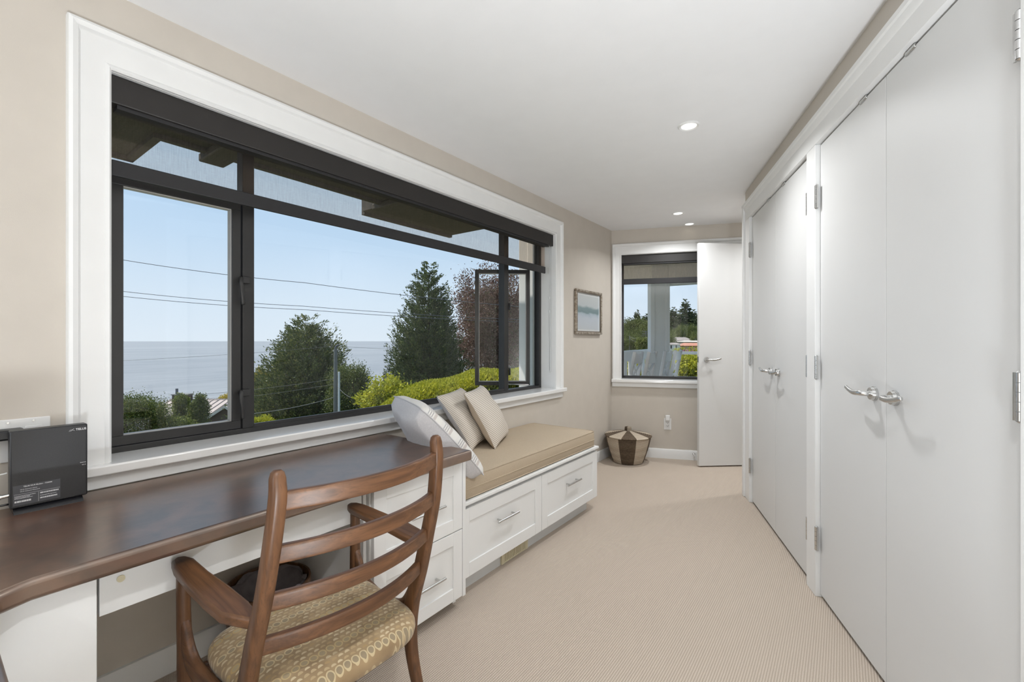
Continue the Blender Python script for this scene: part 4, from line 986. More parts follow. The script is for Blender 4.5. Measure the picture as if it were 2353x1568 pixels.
ol = empty('wall_outlet', BW[0] + NR * 0.585, ROT, label='white duplex wall outlet low on the far wall', cat='outlet')
G().box(-0.037, 0.037, -0.006, 0, 0.305, 0.425).build('plate', M_plate, ol, bevel=0.002)
G().box(-0.019, 0.019, -0.0075, -0.005, 0.330, 0.400).build('insert', M_plate, ol, bevel=0.001)
for zc in (0.347, 0.383):
    G().box(-0.009, -0.006, -0.0082, -0.006, zc - 0.004, zc + 0.006).box(0.006, 0.009, -0.0082, -0.006, zc - 0.004, zc + 0.006).cyl((0, -0.0082, zc - 0.009), (0, -0.006, zc - 0.009), 0.003, n=8).build('socket_slots', M_slot, ol)
G().box(-0.022, 0.022, -0.038, -0.009, 0.408, 0.462).build('night_light', M_plate, loc=BW[0] + NR * 0.585, rotz=ROT, bevel=0.004, label='small white plug-in night light above the outlet', cat='night light')
ds = empty('door_stop', BW[0] + NR * 0.845, ROT, label='small spring door stop on the far baseboard', cat='door stop')
G().cyl((0, -0.016, 0.065), (0, -0.022, 0.065), 0.012, n=16).build('base', M_chrome, ds, smooth=40)
G().tube([(0.006 * math.cos(t), -0.022 - 0.045 * t / 50, 0.065 + 0.006 * math.sin(t)) for t in np.linspace(0, 50, 130)], 0.0012, n=5).build('spring', M_chrome, ds, smooth=60)
G().cyl((0, -0.067, 0.065), (0, -0.078, 0.065), 0.009, n=14).build('tip', M_plate, ds, smooth=40)

# ================================================================== OUTSIDE
def ground_z(x, y):
    q = -(x - CAMX) * 0.945 - y * 0.326
    s_ = -(x - CAMX) * 0.326 + y * 0.945          # distance along the coast
    z = -2.2 - 0.27 * np.maximum(q - 4, 0) + 0.02 * np.maximum(-q, 0)
    z = z + 0.9 * (1 - np.exp(-np.maximum(s_ - 25, 0) / 30.0)) + 0.035 * np.maximum(s_ - 95, 0) * (q < 60)
    return z
ug = np.concatenate([np.linspace(-40, 60, 41), np.linspace(65, 140, 12)])    # q
sg = np.concatenate([np.linspace(-60, 90, 51), np.linspace(96, 330, 40)])    # s
vs_ = []
for q in ug:
    for s_ in sg:
        x = CAMX - q * 0.945 - s_ * 0.326; y = -q * 0.326 + s_ * 0.945
        vs_.append((x, y, float(ground_z(np.array(x), np.array(y))) + 0.15 * math.sin(x * 0.7) * math.cos(y * 0.6)))
nS = len(sg); fs = [(i * nS + j, (i + 1) * nS + j, (i + 1) * nS + j + 1, i * nS + j + 1) for i in range(len(ug) - 1) for j in range(nS - 1)]
G().add(vs_, fs).build('ground', M_lawn, smooth=60, kind='structure')
SEA = -25.0
g = G(); ring_r = [0, 200, 1000, 5000, 20000, 45000]; n = 48; c0 = (-60, 0)
vs_ = [(c0[0] + r_ * math.cos(2 * PI * k / n), c0[1] + r_ * math.sin(2 * PI * k / n), SEA) for r_ in ring_r[1:] for k in range(n)]
g.add(vs_, [tuple(range(n))] + [(i * n + k, i * n + (k + 1) % n, (i + 1) * n + (k + 1) % n, (i + 1) * n + k) for i in range(len(ring_r) - 2) for k in range(n)])
g.build('sea', M_sea, kind='structure', label='calm pale blue sea reaching to the horizon')

# ---- eaves of this house above the windows
ev = empty('roof_eaves', (0, 0, 0), kind='structure'); ev['label'] = 'dark wooden eaves outside above the long window'
g = G(); g.box(-2.30, -0.2, -6, 1.02, 2.65, 2.80); g.box(-1.67, -0.2, 1.02, 2.93, 2.65, 2.80); g.box(-2.12, -0.2, 2.93, 4.3, 2.65, 2.80); g.build('soffit', M_soffit, ev)
for x, y0, y1 in ((-2.34, -6, 1.04), (-1.71, 1.04, 2.95), (-2.16, 2.95, 4.3)): box('fascia_board', M_soffit, x, x + 0.05, y0, y1, 2.62, 2.84, ev)
box('gutter', M_soffit, -1.83, -1.71, 1.04, 2.95, 2.70, 2.80, ev, bevel=0.02)
box('fascia_board', M_soffit, -2.34, -1.67, 0.99, 1.04, 2.62, 2.84, ev)
for y in (1.30, 2.83): G().box(-1.82, -0.3, y, y + 0.17, 2.59, 2.65).build('outrigger', M_soffit, ev, bevel=0.01)

# ---- deck, railing, posts, porch roof beyond the small window (far wall frame)
dk = empty('deck', BW[0], ROT, kind='structure'); dk['label'] = 'grey boarded deck outside the small window'
pb = None
for i in range(34):
    if pb is None: pb = G().box(-1.5, 3.6, 0.0, 0.142, -0.16, -0.12).build('plank', M_deck, dk, bevel=0.003); pb.location = (0, 0.22 + i * 0.147, 0)
    else: q = pb.copy(); COL.objects.link(q); q.parent = dk; q.location = (0, 0.22 + i * 0.147, 0)
box('joist_frame', M_siding, -1.5, 3.6, 0.22, 5.2, -0.36, -0.17, dk)
pr = empty('porch_roof', BW[0], ROT, kind='structure'); pr['label'] = 'white porch ceiling and beams above the deck'
box('ceiling_board', M_white_out, -0.95, 3.7, 0.2, 5.2, 2.62, 2.70, pr)
box('beam', M_white_out, -0.30, -0.10, 0.2, 5.2, 2.24, 2.62, pr, bevel=0.01) if False else None
G().prism([(0.50, 3.60), (3.7, 2.60), (3.7, 2.80), (0.50, 3.80)], lambda p, k: (p[0], p[1], 2.26 if k == 0 else 2.62)).build('beam', M_white_out, pr)
G().prism([(0.36, 3.82), (0.50, 3.60), (-0.28, 3.93), (-0.28, 4.13)], lambda p, k: (p[0], p[1], 2.36 if k == 0 else 2.62)).build('beam', M_white_out, pr)
po = empty('porch_post', BW[0] + NR * 0.65 + DR * 3.6, ROT + R(12), kind='structure'); po['label'] = 'square white porch post outside the small window'
box('shaft', M_white_out, -0.15, 0.15, -0.15, 0.15, -0.12, 2.62, po, bevel=0.008)
box('corner_board', M_white_out, -0.17, -0.10, -0.17, -0.10, -0.12, 2.3, po, bevel=0.004); box('corner_board', M_white_out, 0.10, 0.17, -0.17, -0.10, -0.12, 2.3, po, bevel=0.004)
box('base', M_white_out, -0.18, 0.18, -0.18, 0.18, -0.12, 0.06, po, bevel=0.006)
# second post seen through the open casement
po2 = empty('porch_post', (-1.05, 4.62, 0), 0.0, kind='structure'); po2['label'] = 'white porch post outside the open casement'
box('shaft', M_white_out, -0.16, 0.13, -0.06, 0.24, -2.5, 2.75, po2, bevel=0.006)
box('corner_board', M_white_out, -0.02, 0.06, -0.075, -0.05, -2.5, 2.75, po2, bevel=0.004)
box('corner_board', M_white_out, 0.10, 0.30, 0.0, 0.30, -2.5, 2.75, po2, bevel=0.004)

rl = empty('deck_railing', BW[0], ROT, label='white deck railing with solid boards behind the bar stools', cat='railing')
A0, A1 = Vector((-0.12, 2.22, 0)), Vector((1.0, 6.6, 0)); ra = (A1 - A0).normalized(); rn = Vector((-ra.y, ra.x, 0))
G().obox((A0 + A1) / 2 + Vector((0, 0, 1.055)), ra * ((A1 - A0).length / 2), rn * 0.07, Vector((0, 0, 0.022))).build('top_rail', M_white_out, rl, bevel=0.004)
G().obox((A0 + A1) / 2 + Vector((0, 0, 0.96)), ra * ((A1 - A0).length / 2), rn * 0.02, Vector((0, 0, 0.07))).build('upper_board', M_white_out, rl, bevel=0.004)
G().obox((A0 + A1) / 2 + Vector((0, 0, 0.02)), ra * ((A1 - A0).length / 2), rn * 0.02, Vector((0, 0, 0.05))).build('bottom_rail', M_white_out, rl, bevel=0.004)
L_ = (A1 - A0).length; bb = None
for i in range(14):
    if i in (5, 8, 10): continue
    p = A0 + ra * (L_ * (i + 0.5) / 14)
    if bb is None: bb = G().obox((0, 0, 0.48), ra * 0.095, rn * 0.012, Vector((0, 0, 0.44))).build('board', M_white_out, rl, bevel=0.003); bb.location = p
    else: q = bb.copy(); COL.objects.link(q); q.parent = rl; q.location = p
G().obox(Vector((2.7, 6.45, 0.96)), Vector((1.7, -0.15, 0)), Vector((0.005, 0.04, 0)), Vector((0, 0, 0.035))).build('top_rail', M_white_out, rl)

def bar_stool(label, X, Y, rz, first=None):
    if first is None:
        r = empty('bar_stool', (0, 0, 0), 0, label=label, cat='bar stool', group='white bar stools on the deck')
        W, Z = 0.20, 0.70       # local +y = facing, +x right
        for s_ in (-1, 1):
            G().sweep([(s_ * W, -0.30, 1.10 + 0.12), (s_ * W, -0.21, 0.74), (s_ * W, -0.19, 0.5), (s_ * W, -0.24, 0.0)], [(0.020, 0.024)] * 4, n=8, p=5, up=(0, 1, 0), cap=0.2).build('back_post', M_stool, r, smooth=30)
            G().sweep([(s_ * W, 0.20, Z), (s_ * W * 1.06, 0.22, 0.0)], [(0.020, 0.022)] * 2, n=8, p=5, up=(0, 1, 0), cap=0.1).build('front_leg', M_stool, r, smooth=30)
        G().box(-W, W, -0.302, -0.278, 1.06, 1.20).build('top_slat', M_stool, r, bevel=0.006)
        G().box(-W, W, -0.238, -0.216, 0.80, 0.84).build('lower_slat', M_stool, r, bevel=0.004)
        for s_ in (-1, 1): G().sweep([(s_ * (W - 0.01), -0.272, 1.06), (-s_ * (W - 0.01), -0.228, 0.84)], [(0.010, 0.018)] * 2, n=8, p=5, up=(0, 0, 1), cap=0.1).build('cross_slat', M_stool, r, smooth=30)
        G().box(-0.215, 0.215, -0.21, 0.23, 0.70, 0.735).build('seat', M_stool, r, bevel=0.008)
        for z_ in (0.28, 0.22): G().box(-W, W, (0.19 if z_ > 0.25 else -0.23), (0.21 if z_ > 0.25 else -0.21), z_, z_ + 0.035).build('footrest', M_stool, r, bevel=0.003)
    else: r = copy_tree(first, None, label)
    p = BW[0] + NR * X + DR * Y; r.location = (p.x, p.y, -0.12); r.rotation_euler = (0, 0, ROT + rz); return r
# placed along the railing, backs to the window
st0 = bar_stool('white bar stool nearest the left edge of the small window', 0.01, 1.42, R(75))
bar_stool('white bar stool second from the left on the deck', 0.195, 1.55, R(75), st0)
bar_stool('white bar stool third from the left on the deck', 0.445, 2.15, R(74), st0)
bar_stool('white bar stool farthest right on the deck, in front of the hedge', 0.645, 2.85, R(73), st0)

# ---- foliage builders (numpy)
def leaf_object(name, C_, D_, size, m, parent, asp=0.45, seed=0, fold=0.25):
    """rhombic leaves: centres C_, directions D_ (N,3), size scalar or (N,)"""
    rng = np.random.default_rng(seed); N_ = len(C_)
    D_ = D_ / (np.linalg.norm(D_, axis=1, keepdims=True) + 1e-9)
    rv = rng.normal(size=(N_, 3)); A_ = np.cross(D_, rv); A_ /= (np.linalg.norm(A_, axis=1, keepdims=True) + 1e-9); B_ = np.cross(D_, A_)
    sz = (np.ones(N_) * size * rng.uniform(0.65, 1.35, N_))[:, None]
    V = np.empty((N_, 4, 3), np.float32)
    V[:, 0] = C_ - D_ * sz * 0.5; V[:, 2] = C_ + D_ * sz * 0.5
    V[:, 1] = C_ + A_ * sz * asp * 0.5 + B_ * sz * fold * 0.3; V[:, 3] = C_ - A_ * sz * asp * 0.5 + B_ * sz * fold * 0.3
    me = bpy.data.meshes.new(name); me.vertices.add(N_ * 4); me.vertices.foreach_set('co', V.ravel())
    me.loops.add(N_ * 4); me.loops.foreach_set('vertex_index', np.arange(N_ * 4, dtype=np.int32))
    me.polygons.add(N_); me.polygons.foreach_set('loop_start', np.arange(0, N_ * 4, 4, dtype=np.int32)); me.polygons.foreach_set('loop_total', np.full(N_, 4, np.int32))
    me.update(calc_edges=True); me.materials.append(m)
    o = bpy.data.objects.new(name, me); o['kind'] = 'stuff'; link(o, parent); return o

def conifer_points(h, rad, nb, per, seed, droop=-0.1, tip=0.35, base_frac=0.02, power=0.8, lobes=0.12, spread=0.10):
    rng = np.random.default_rng(seed); C_, D_ = [], []
    tz = base_frac + (1 - base_frac) * (1 - np.sqrt(rng.uniform(0, 1, nb)))      # more branches low down
    for k in range(nb):
        t = tz[k]; a = rng.uniform(0, 2 * PI)
        L = rad * ((1 - t) ** power) * (0.62 + 0.52 * rng.uniform()) * (1 + lobes * math.sin(3 * a + 7 * t + seed)) + 0.04 * rad
        m_ = max(6, int(per * (0.35 + 0.65 * (1 - t))))
        u = rng.uniform(0.15, 1, m_) ** 0.6
        dz = L * (droop * u + (tip - droop) * u ** 3 * 0.6)
        sp = spread * L * (1.15 - u) + 0.2 * spread * rad
        px = np.stack([np.cos(a) * L * u, np.sin(a) * L * u, t * h + dz], 1) + rng.normal(size=(m_, 3)) * sp[:, None] * np.array([1, 1, 0.7])
        dd = np.stack([np.full(m_, math.cos(a)), np.full(m_, math.sin(a)), tip * 1.1 + np.zeros(m_)], 1) + rng.normal(size=(m_, 3)) * 0.45
        C_.append(px); D_.append(dd)
    return np.concatenate(C_), np.concatenate(D_)
def conifer(name, base_, h, rad, nb, per, leaf, m, label, seed, group=None, **kw):
    r = empty(name, base_, 0, label=label, cat='tree', group=group)
    C_, D_ = conifer_points(h, rad, nb, per, seed, **kw)
    leaf_object('foliage', C_, D_, leaf, m, r, asp=0.36, seed=seed)
    G().cyl((0, 0, -0.5), (0, 0, h * 0.93), rad * 0.07 + 0.04, 0.02, n=10).build('trunk', M_bark, r, smooth=60)
    return r
def blob_points(n_clump, per, rx, ry, rz, cl, seed, shell=0.55):
    rng = np.random.default_rng(seed)
    d = rng.normal(size=(n_clump, 3)); d /= np.linalg.norm(d, axis=1, keepdims=True)
    rr_ = (shell + (1 - shell) * rng.uniform(0, 1, n_clump))[:, None]
    cc = d * rr_ * np.array([rx, ry, rz])
    C_ = np.repeat(cc, per, 0) + rng.normal(size=(n_clump * per, 3)) * cl
    D_ = np.repeat(d, per, 0) + rng.normal(size=(n_clump * per, 3)) * 0.8
    return C_, D_
def bush(name, base_, rx, ry, rz, n_clump, per, cl, leaf, m, label, seed, cat='shrub', group=None, zc=None, stems=5, shell=0.5):
    r = empty(name, base_, 0, label=label, cat=cat, group=group)
    C_, D_ = blob_points(n_clump, per, rx, ry, rz, cl, seed, shell)
    if cat == 'shrub' and zc and zc > 1.2 * rz:                    # foliage clothes the shrub down to the ground
        low = C_[:, 2] < 0; C_[low, 2] *= min(0.92 * zc / rz, 2.4)
    C_[:, 2] += rz if zc is None else zc
    leaf_object('foliage', C_, D_, leaf, m, r, asp=0.55, seed=seed)
    rng = random.Random(seed); g = G()
    for k in range(stems):
        a = rng.uniform(0, 2 * PI); q = rng.uniform(0.3, 0.7); zt = (rz if zc is None else zc)
        g.tube(smoothpath([(0.1 * math.cos(a) * rx, 0.1 * math.sin(a) * ry, -0.4), (0.3 * q * math.cos(a) * rx, 0.3 * q * math.sin(a) * ry, zt * 0.6), (q * math.cos(a) * rx, q * math.sin(a) * ry, zt + 0.5 * rz)], 3), 0.012 + 0.012 * rx, n=6)
    g.build('stems', M_bark, r, smooth=60)
    return r
def gz(x, y): return float(ground_z(np.array(x), np.array(y)))
def on_ground(px, d):
    p = at(px, 785, d); return Vector((p.x, p.y, gz(p.x, p.y)))

# the two large conifers and the copper tree
b0 = on_ground(706, 30); conifer('cedar_tree', b0, at(706, 722, 30).z - b0.z, 4.3, 2300, 92, 0.185, F_cedar, 'broad dark green cedar behind the utility pole, against the sea', 11, power=0.62, tip=0.75, droop=-0.12, lobes=0.16, spread=0.075)
b0 = on_ground(985, 21); conifer('cypress_tree', b0, at(985, 603, 21).z - b0.z, 2.15, 2500, 92, 0.118, F_conifer, 'tall dark conifer rising above the hedge', 23, power=0.55, tip=0.7, droop=-0.1, lobes=0.14, spread=0.075)
b0 = on_ground(1130, 24); bush('copper_tree', b0, 2.3, 2.3, 3.3, 430, 160, 0.24, 0.10, F_copper, 'purple-brown copper-leaved tree beside the open casement', 31, 'tree', zc=at(0, 745, 24).z - b0.z, stems=9, shell=0.25)
b0 = on_ground(1235, 34); conifer('spruce_tree', b0, at(1205, 628, 34).z - b0.z, 3.2, 900, 60, 0.16, F_conifer, 'green conifer glimpsed through the open casement', 37, power=0.7)

# hedge: rounded body of twigs with leaves on it; its own frame (x along, y depth, z height)
def hedge(name, c_, rz, hx, hy, hz, rad, n_side, n_top, label, seed):
    r = empty(name, c_, rz, label=label, cat='hedge')
    rng = np.random.default_rng(seed)
    def surf(P):
        """push points of the unit cube shell to a rounded box with swells"""
        Q = P * np.array([hx, hy, hz]); inner = np.clip(Q, -np.array([hx, hy, hz]) + rad, np.array([hx, hy, hz]) - rad)
        d = Q - inner; nn = np.linalg.norm(d, axis=1, keepdims=True) + 1e-9; Nn = d / nn
        S_ = inner + Nn * rad
        sw_ = 0.07 * np.sin(S_[:, :1] * 2.1 + seed) * np.cos(S_[:, 1:2] * 1.7) + 0.04 * np.sin(S_[:, :1] * 5.3 + S_[:, 2:3] * 4.0)
        out_ = S_ + Nn * sw_; out_[:, 2] -= 0.26 * np.clip(0.15 - out_[:, 0], 0, None) ** 1.6
        return out_, Nn
    def samp(n_, faces):
        P = rng.uniform(-1, 1, (n_, 3)); f = rng.choice(len(faces), n_)
        for i, (ax, sg_) in enumerate(faces): P[f == i, ax] = sg_
        return surf(P)
    S1, N1 = samp(n_side, [(0, -1), (1, -1), (1, -1), (1, 1), (2, 1), (0, 1)])
    dep = rng.uniform(-0.10, 0.03, (n_side, 1)); leaf_object('foliage', S1 + N1 * dep, N1 + rng.normal(size=N1.shape) * 0.8, 0.06, F_hedge, r, asp=0.6, seed=seed)
    S2, N2 = samp(n_top, [(2, 1)]); k = N2[:, 2] > 0.80; S2, N2 = S2[k], N2[k]
    leaf_object('new_growth', S2 + N2 * rng.uniform(-0.03, 0.07, (len(S2), 1)), N2 + np.array([0, 0, 0.6]) + rng.normal(size=N2.shape) * 0.6, 0.06, F_new, r, asp=0.5, seed=seed + 1)
    gr = []; fs_ = []
    m_ = 10
    for ax in range(3):
        for sg_ in (-1, 1):
            b_ = len(gr)
            for i in range(m_ + 1):
                for j in range(m_ + 1):
                    q = [0, 0, 0]; q[ax] = sg_; q[(ax + 1) % 3] = 2 * i / m_ - 1; q[(ax + 2) % 3] = 2 * j / m_ - 1; gr.append(q)
            fs_ += [(b_ + i * (m_ + 1) + j, b_ + (i + 1) * (m_ + 1) + j, b_ + (i + 1) * (m_ + 1) + j + 1, b_ + i * (m_ + 1) + j + 1) for i in range(m_) for j in range(m_)]
    Sg, Ng = surf(np.array(gr, float)); G().add([tuple(p) for p in (Sg - Ng * 0.12)], fs_).build('twig_core', M_twig_core, r, smooth=80)
    return r
hp = at(1075, 785, 8.2)
hedge('clipped_hedge', (hp.x, hp.y, -0.92), YAW + R(14), 1.95, 1.15, 1.55, 0.70, 80000, 46000, 'large clipped yellow-green hedge below the long window', 5)
b0 = at(885, 900, 12.5); bush('yellow_shrub', (b0.x, b0.y, gz(b0.x, b0.y)), 0.62, 0.7, 0.72, 130, 70, 0.10, 0.085, F_new, 'rounded yellow-green shrub at the left end of the hedge', 52, zc=at(0, 930, 12.5).z - gz(b0.x, b0.y))
b0 = at(805, 905, 27); bush('garden_tree', (b0.x, b0.y, gz(b0.x, b0.y)), 1.35, 1.2, 2.0, 260, 120, 0.2, 0.09, F_shrub, 'small green tree just right of the utility pole', 53, 'tree', zc=at(0, 912, 27).z - gz(b0.x, b0.y))
# shrubs below the left casement
for i, (px, py, d_, rx, rz_, m_, nm, lb) in enumerate((
        (308, 964, 17, 1.15, 0.88, F_shrub, 'garden_shrub', 'rounded leafy shrub at the lower left of the long window'),
        (396, 992, 17.5, 0.75, 0.48, F_hedge, 'garden_shrub', 'low green shrub in front of the brown house'),
        (458, 960, 18.5, 0.32, 0.92, F_shrub, 'garden_shrub', 'loose tall shrub in front of the gabled house'),
        (417, 940, 19, 0.24, 0.60, F_hedge, 'garden_shrub', 'slim shoot of shrub before the chimney'),
        (606, 985, 16, 0.35, 0.35, F_new, 'garden_shrub', 'small bright yellow shrub beside the first mullion'),
        (535, 925, 57, 1.6, 0.9, F_gold, 'golden_shrub', 'golden bush peeping over the house roof'),
        (600, 885, 34, 0.75, 1.2, F_gold, 'golden_shrub', 'golden-tipped tree at the left foot of the cedar'))):
    c_ = at(px, py, d_); zg = gz(c_.x, c_.y)
    bush(nm, (c_.x, c_.y, min(zg, c_.z - rz_)), rx, rx, rz_, int(290 * min(1.3, 0.4 + rx)), 110, 0.12 * max(rx, 0.6), 0.055 * d_ / 17, m_, lb, 60 + i, zc=c_.z - min(zg, c_.z - rz_), shell=0.35)

# ---- brown house down the slope
ho = empty('brown_house', at(490, 785, 42) + Vector((0, 0, at(0, 960, 42).z - CAMZ)), YAW, label='brown gabled house with metal roof below the window', cat='house')
u = 42 / FPX
def hpx(px, py, dy=0.0): return ((px - 490) * u, dy, (960 - py) * u)
zb = -4.0
box('wall', M_siding, -7.2, 7.2, 1.5, 8.0, zb, -0.2, ho)
def slab(name, m, pts, th=0.12, parent=ho):
    a, b, c_, d_ = [Vector(p) for p in pts]; nn = (b - a).cross(d_ - a).normalized() * th
    return G().add([a, b, c_, d_, a - nn, b - nn, c_ - nn, d_ - nn], [(0, 1, 2, 3), (7, 6, 5, 4), (0, 4, 5, 1), (1, 5, 6, 2), (2, 6, 7, 3), (3, 7, 4, 0)]).build(name, m, parent)
ridge_z = 1.02; eave_z = -0.08
rf = slab('roof', M_metalroof, [(-7.6, 1.0, eave_z), (7.6, 1.0, eave_z), (7.6, 4.6, ridge_z), (-7.6, 4.6, ridge_z)])
slab('roof', M_metalroof, [(-7.6, 8.2, eave_z), (7.6, 8.2, eave_z), (7.6, 4.6, ridge_z), (-7.6, 4.6, ridge_z)])
rb = None
for i in range(25):
    x = -7.4 + i * 0.62
    if rb is None: rb = G().add([(-0.03, 1.0, eave_z + 0.01), (0.03, 1.0, eave_z + 0.01), (0.03, 4.6, ridge_z + 0.01), (-0.03, 4.6, ridge_z + 0.01), (-0.03, 1.0, eave_z + 0.08), (0.03, 1.0, eave_z + 0.08), (0.03, 4.6, ridge_z + 0.08), (-0.03, 4.6, ridge_z + 0.08)], [(0, 3, 2, 1), (4, 5, 6, 7), (0, 1, 5, 4), (1, 2, 6, 5), (2, 3, 7, 6), (3, 0, 4, 7)]).build('roof_seam', M_metalroof, ho); rb.location = (x, 0, 0)
    else: q = rb.copy(); COL.objects.link(q); q.parent = ho; q.location = (x, 0, 0)
# cross gable towards the viewer
ax_, az_ = 1.0, 1.05; hw_, drop = 2.7, 1.75
slab('gable_roof', M_metalroof, [(ax_, 0.2, az_), (ax_ + hw_, 0.2, az_ - drop), (ax_ + hw_, 3.5, az_ - drop), (ax_, 3.5, az_)])
slab('gable_roof', M_metalroof, [(ax_, 0.2, az_), (ax_ - hw_, 0.2, az_ - drop), (ax_ - hw_, 3.5, az_ - drop), (ax_, 3.5, az_)])
G().prism([(ax_ - 2.5, zb), (ax_ + 2.5, zb), (ax_ + 2.5, az_ - 1.72), (ax_, az_ - 0.13), (ax_ - 2.5, az_ - 1.72)], lambda p, k: (p[0], 0.6 + 2.0 * k, p[1])).build('gable_wall', M_siding, ho)
for s_ in (-1, 1): slab('rake_board', M_stucco, [(ax_, 0.12, az_ + 0.03), (ax_ + s_ * hw_, 0.12, az_ - drop + 0.03), (ax_ + s_ * hw_, 0.12, az_ - drop - 0.22), (ax_, 0.12, az_ - 0.22)], 0.06)
wd = box('window', M_darkglass, 1.3, 3.0, 0.56, 0.6, -1.8, -0.25, ho)
for x in (1.75, 2.6): box('window_post', M_stucco, x - 0.04, x + 0.04, 0.52, 0.57, -1.8, 0.75 - (x - 1.0) * 0.65, wd)
box('window_rail', M_stucco, 1.3, 3.0, 0.52, 0.57, -0.62, -0.56, wd)
chm = box('chimney', M_siding, -6.6, -5.2, 3.6, 4.6, -0.5, 1.62, ho)
box('chimney_cap', M_pole, -6.68, -5.12, 3.52, 4.68, 1.62, 1.70, chm)
G().cyl((-6.4, 4.0, 1.70), (-6.4, 4.0, 2.25), 0.12, n=10).build('flue', M_wire, chm, smooth=40)

# ---- utility poles and wires
def pole(px, d, ytop, r_, m_, label, nm='utility_pole'):
    b0 = on_ground(px, d); t_ = at(px, ytop, d)
    r = empty(nm, b0, 0, label=label, cat='pole')
    G().cyl((0, 0, -0.5), (0, 0, t_.z - b0.z), r_, r_ * 0.75, n=12).build('shaft', m_, r, smooth=50); return r, t_
p1, t1 = pole(771, 25, 803, 0.13, M_pole, 'tall grey utility pole standing in front of the cedar')
G().tube(smoothpath([(0, 0, t1.z - p1.location.z - 0.1), (0.04, 0, t1.z - p1.location.z + 0.12), (0.14, 0.1, t1.z - p1.location.z + 0.22)], 4), 0.05, n=8).build('bracket', M_wire, p1, smooth=60)
pole(779, 24.6, 856, 0.07, M_white_out, 'slim white conduit pole beside the utility pole')
pole(883, 22, 860, 0.07, M_bark, 'short brown wooden post near the hedge', 'wooden_post')
def wire(pts, r_, label, sag=0.0, m_=None):
    P = [at(*p) for p in pts]; out = []
    for a, b in zip(P[:-1], P[1:]):
        for i in range(12):
            t = i / 12; q = a.lerp(b, t); q.z -= sag * 4 * t * (1 - t); out.append(q)
    out.append(P[-1]); o0 = out[0].copy()
    return G().tube([q - o0 for q in out], r_, n=5).build('utility_wire', m_ or M_wire, loc=o0, smooth=60, label=label, cat='wire', group='overhead wires')
wire([(100, 566, 14.5), (700, 651, 16), (1420, 722, 18)], 0.010, 'highest single overhead wire crossing the sky', 0.12)
wire([(100, 648, 14.5), (700, 705, 16), (1420, 742, 18)], 0.009, 'upper of the pair of overhead wires', 0.1)
wire([(100, 661, 14.5), (700, 713, 16), (1420, 747, 18)], 0.009, 'lower of the pair of overhead wires', 0.1)
wire([(250, 1012, 19), (590, 951, 22), (770, 914, 25)], 0.018, 'thick service cable running up to the utility pole', 0.1, M_pole)
wire([(100, 838, 22), (768, 797, 25)], 0.007, 'faint wire running left from the top of the utility pole', 0.1, M_pole)
wire([(774, 797, 25), (1300, 815, 30)], 0.007, 'faint wire running right from the top of the utility pole', 0.1, M_pole)
wire([(400, 912, 22), (768, 872, 25)], 0.008, 'upper of two thin cables in front of the cedar', 0.1, M_pole)
wire([(400, 930, 22), (768, 884, 25)], 0.008, 'lower of two thin cables in front of the cedar', 0.1, M_pole)
wire([(776, 890, 24.6), (884, 862, 22)], 0.012, 'slack cable looped between pole and wooden post', 0.9, M_pole)

# ---- far hillside seen through the small window
rnd = random.Random(77)
def far_tree(px, ytop, d, halfw, m_, label, src=None, kind='conifer'):
    b0 = on_ground(px, d); h = at(px, ytop, d).z - b0.z; rad = halfw / FPX * d
    if src is None:
        r = empty('hillside_tree', b0, 0, label=label, cat='tree', group='trees on the far hillside')
        if kind == 'conifer': C_, D_ = conifer_points(1.0, 0.22, 620, 22, int(px), power=0.72, tip=0.1, droop=-0.25, base_frac=0.05)
        else:
            C_, D_ = blob_points(150, 34, 0.36, 0.36, 0.40, 0.055, int(px), 0.45); C_[:, 2] += 0.58
        leaf_object('foliage', C_, D_, 0.038 if kind == 'conifer' else 0.045, m_, r, asp=0.5, seed=int(px))
        G().cyl((0, 0, -0.03), (0, 0, 0.8), 0.018, 0.006, n=8).build('trunk', M_bark, r, smooth=60)
    else: r = copy_tree(src, None, label)
    k = 0.22 if kind == 'conifer' else 0.36
    r.location = b0; r.rotation_euler = (0, 0, rnd.uniform(0, 6.28)); r.scale = (rad / k, rad / k, h); return r
con = [(1437, 742, 150, 22, 'dark hillside conifer at the left edge of the small window'), (1464, 708, 165, 18, 'pointed hillside conifer left of the porch post'), (1484, 718, 155, 26, 'broad hillside conifer touching the left side of the porch post'),
       (1512, 705, 170, 28, 'hillside conifer hidden behind the porch post'), (1533, 699, 172, 20, 'hillside conifer just right of the porch post'), (1548, 702, 165, 23, 'dark conifer right of the porch post'), (1563, 712, 142, 24, 'shorter dark conifer in front of the tallest one'),
       (1576, 682, 150, 27, 'tallest conifer on the hillside above the houses'), (1592, 708, 160, 24, 'hillside conifer beside the door edge'), (1618, 700, 170, 28, 'hillside conifer mostly behind the open door'), (1420, 740, 175, 22, 'hillside conifer behind the left window casing'), (1603, 720, 140, 18, 'slim hillside conifer above the red roof'), (1450, 728, 172, 24, 'dark conifer in the gap left of the pointed one')]
s0 = None
for px, yt, d, hw, lb in con:
    q = far_tree(px, yt, d, hw, F_far, lb, s0)
    s0 = s0 or q
brd = [(1447, 732, 140, 21, 'rounded green tree below the left hillside conifers'), (1472, 730, 140, 20, 'green broadleaf tree beside the left street pole'), (1435, 765, 115, 13, 'low green tree at the lower left of the small window'), (1460, 768, 112, 12, 'low bushy tree behind the street wires'), (1490, 735, 135, 20, 'bushy tree beside the porch post'), (1541, 765, 120, 14, 'bushy tree right of the porch post'), (1563, 752, 125, 13, 'green tree behind the tiled roof'), (1597, 762, 105, 10, 'yellow-green tree beside the far chimney'), (1588, 745, 128, 12, 'green tree above the far house')]
rt2 = random.Random(9)
